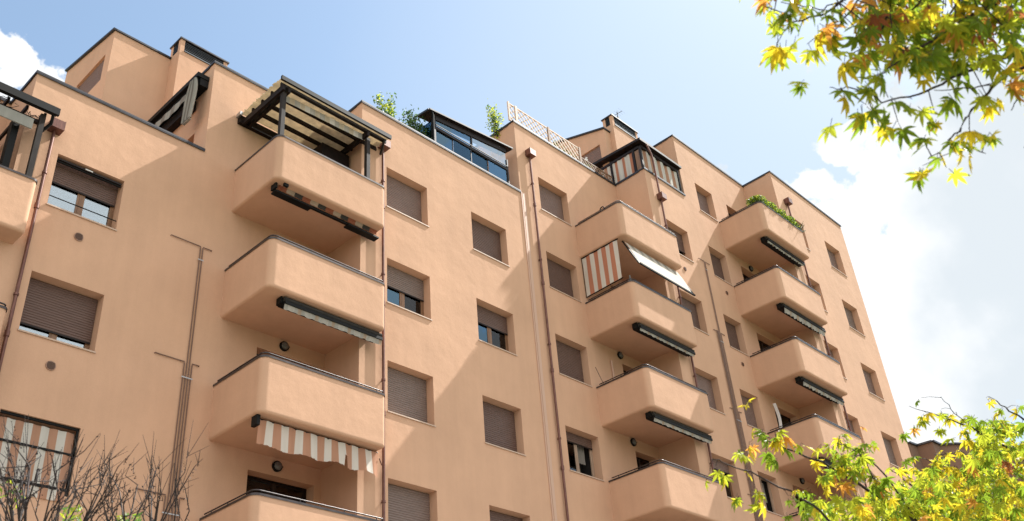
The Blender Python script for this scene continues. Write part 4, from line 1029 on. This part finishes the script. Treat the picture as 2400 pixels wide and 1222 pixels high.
# tree rising at the bottom right
random.seed(5)
t2 = empty('maple_tree', (5.6, -.1, 0)); tag(t2, 'bright yellow-green maple rising in the lower right corner', 'tree')
m = MB(); m.tube([(5.6, -.1, 0), (5.5, 0, .7), (5.35, .15, 1.5), (5.1, .3, 2.1)], [.12, .10, .08, .05], 'bark', 10); m.build('trunk', t2)
st = MB(); lv = MB()
fork = Vector((5.35, .15, 1.5))
def limb(p, r=.02):
    q = at(*p); st.tube([fork, fork.lerp(q, .4) + Vector((0, 0, .12)), fork.lerp(q, .75) + Vector((0, 0, .08)), q], [r, r * .8, r * .55, r * .35], 'twig', 6)
Cs = [([(2080, 1400, 3.6), (2000, 1270, 3.5), (1925, 1200, 3.4), (1850, 1150, 3.4), (1760, 1108, 3.4), (1690, 1082, 3.4), (1665, 1078, 3.4)], .006, .06, [22, 34, 40, 4, 1]),
      ([(2260, 1330, 3.9), (2150, 1225, 3.8), (2080, 1178, 3.7), (2000, 1125, 3.7), (1925, 1082, 3.6), (1850, 1055, 3.6), (1790, 1030, 3.6), (1768, 1015, 3.6)], .009, .035, [24, 30, 40, 3, 0]),
      ([(2150, 1225, 3.8), (2080, 1120, 3.7), (2030, 1070, 3.7), (1985, 1045, 3.6), (1960, 1040, 3.6)], .004, .03, [34, 34, 30, 2, 0]),
      ([(2080, 1178, 3.7), (2040, 1110, 3.6), (2020, 1050, 3.6)], .003, .035, [34, 34, 30, 2, 0]),
      ([(2560, 1140, 4.3), (2420, 1072, 4.2), (2340, 1038, 4.1), (2270, 1000, 4.1), (2200, 975, 4.0), (2130, 952, 4.0)], .008, .06, [28, 34, 30, 4, 4]),
      ([(2520, 1060, 4.0), (2400, 985, 4.0), (2355, 955, 4.0), (2318, 930, 4.0)], .006, .05, [20, 30, 40, 6, 4]),
      ([(2400, 1060, 4.2), (2290, 1010, 4.2), (2240, 970, 4.2), (2205, 930, 4.2)], .003, .06, [20, 34, 40, 4, 4]),
      ([(2330, 1230, 4.4), (2260, 1140, 4.4), (2200, 1090, 4.4), (2160, 1075, 4.4)], .004, .03, [24, 34, 38, 4, 0]),
      ([(2230, 1240, 4.2), (2150, 1150, 4.2), (2100, 1110, 4.2), (2085, 1100, 4.2)], .004, .035, [30, 34, 34, 2, 0]),
      ([(2420, 1180, 4.4), (2330, 1110, 4.3), (2250, 1060, 4.3), (2190, 1065, 4.3)], .004, .028, [24, 34, 38, 4, 0])]
for pts, r0, sp, wt in Cs:
    if pts[0][1] > 1050 and pts[0][0] > 2050 and r0 >= .004: limb(pts[0], .022)
    branch(st, lv, pts, r0, .0012, sp * .8, .043, mt5, wt, .04, .2)
W2 = [38, 40, 20, 1.5, .5]
cloud(st, lv, [(1880, 2100, 1165, 1230, 3.4, 4.2, 85), (2040, 2400, 1120, 1230, 3.5, 4.8, 360), (2270, 2400, 1040, 1150, 3.7, 4.8, 110), (2290, 2420, 985, 1070, 3.8, 4.8, 110),
               (2120, 2250, 1090, 1180, 3.7, 4.5, 50), (1900, 2900, 1230, 1700, 3.3, 5.2, 900), (2400, 2900, 960, 1250, 3.4, 5.2, 420), (2270, 2400, 1050, 1220, 3.7, 4.9, 130), (2000, 2300, 1150, 1225, 3.7, 4.6, 90), (1940, 2050, 1035, 1105, 3.6, 3.9, 22), (1900, 2200, 1170, 1225, 3.5, 4.4, 70)], .044, mt5, W2, 0)
st.build('branches', t2); lv.build('foliage', t2)

# ------------------------------------------------------------------ bare pruned shrubs, lower left
def bareshrub(label, stems, dep, leafy):
    b0 = at(stems[0][0], 1600, dep); e = empty('bare_shrub', (b0.x, b0.y, 0)); tag(e, label, 'shrub')
    m = MB(); k = at(sum(s[0] for s in stems) / len(stems), 1480, dep)
    m.tube([(b0.x, b0.y, 0), (b0.x + .03, b0.y, 1.2), k], [.07, .055, .03], 'twig', 8); m.build('trunk', e)
    st = MB(); lv = MB()
    for (bx, by, tx, ty, n) in stems:
        base = at(bx, by + 45, dep + random.uniform(-.2, .2)); st.tube([k, k.lerp(base, .6), base], [.010, .0065, .0048], 'twig', 6)
        for i in range(int(n * .52 + .5)):
            t_ = at(tx + 0 + random.gauss(0, 46), ty + 22 + random.gauss(0, 34), dep + random.uniform(-.35, .35)); md = base.lerp(t_, .45) + Vector([random.gauss(0, .03) for _ in range(3)]) + Vector((0, 0, .03))
            m2 = base.lerp(t_, .75) + Vector([random.gauss(0, .02) for _ in range(3)]) + Vector((0, 0, .02))
            st.tube([base, md, m2, t_], [.0036, .0026, .0018, .0008], 'twig', 5)
            for j in range(4):
                f = random.uniform(.2, .95); q = base.lerp(md, f / .45) if f < .45 else md.lerp(t_, (f - .45) / .55)
                dv = (t_ - base).normalized() * random.uniform(.04, .2) + Vector([random.gauss(0, .035) for _ in range(3)]); st.tube([q, q + dv * .5, q + dv], [.0015, .0012, .0007], 'twig', 4)
            for j in range(12):   # buds
                f = random.random(); q = md.lerp(t_, f); leafbit(st, q + Vector([random.gauss(0, .003) for _ in range(3)]), .006, 'twig')
    st.build('branches', e)
    for (x0, x1, y0, y1, n) in leafy:
        for i in range(n): leafbit(lv, at(random.uniform(x0, x1), random.uniform(y0, y1), dep + random.uniform(-.2, .3)), random.uniform(.010, .02), random.choice(['lf_lime', 'lf_mid', 'lf_mid', 'lf_green']), asp=.3)
    if leafy: lv.build('foliage', e)
bareshrub('dense bare twiggy shrub at the lower left edge in front of the striped screen', [(35, 1215, 10, 1090, 10), (45, 1180, 60, 1040, 9), (60, 1150, 110, 1050, 8), (90, 1230, 190, 1080, 7), (20, 1250, -30, 1110, 7)], 3.6, [(-10, 40, 1130, 1200, 26), (30, 60, 1150, 1180, 12)])
bareshrub('bare shrub with long slanting twigs in front of the orange wall', [(130, 1235, 215, 1060, 8), (190, 1200, 270, 1070, 8), (180, 1245, 290, 1100, 7), (250, 1240, 300, 1130, 5), (120, 1260, 160, 1090, 5)], 3.9, [(145, 190, 1185, 1225, 70)])
bareshrub('bare shrub with upright forked twigs beside the cable conduits', [(265, 1225, 250, 1110, 5), (295, 1210, 320, 1080, 7), (355, 1225, 350, 1065, 8), (360, 1215, 400, 1085, 6), (405, 1245, 440, 1130, 7)], 4.1, [(270, 330, 1205, 1230, 70)])
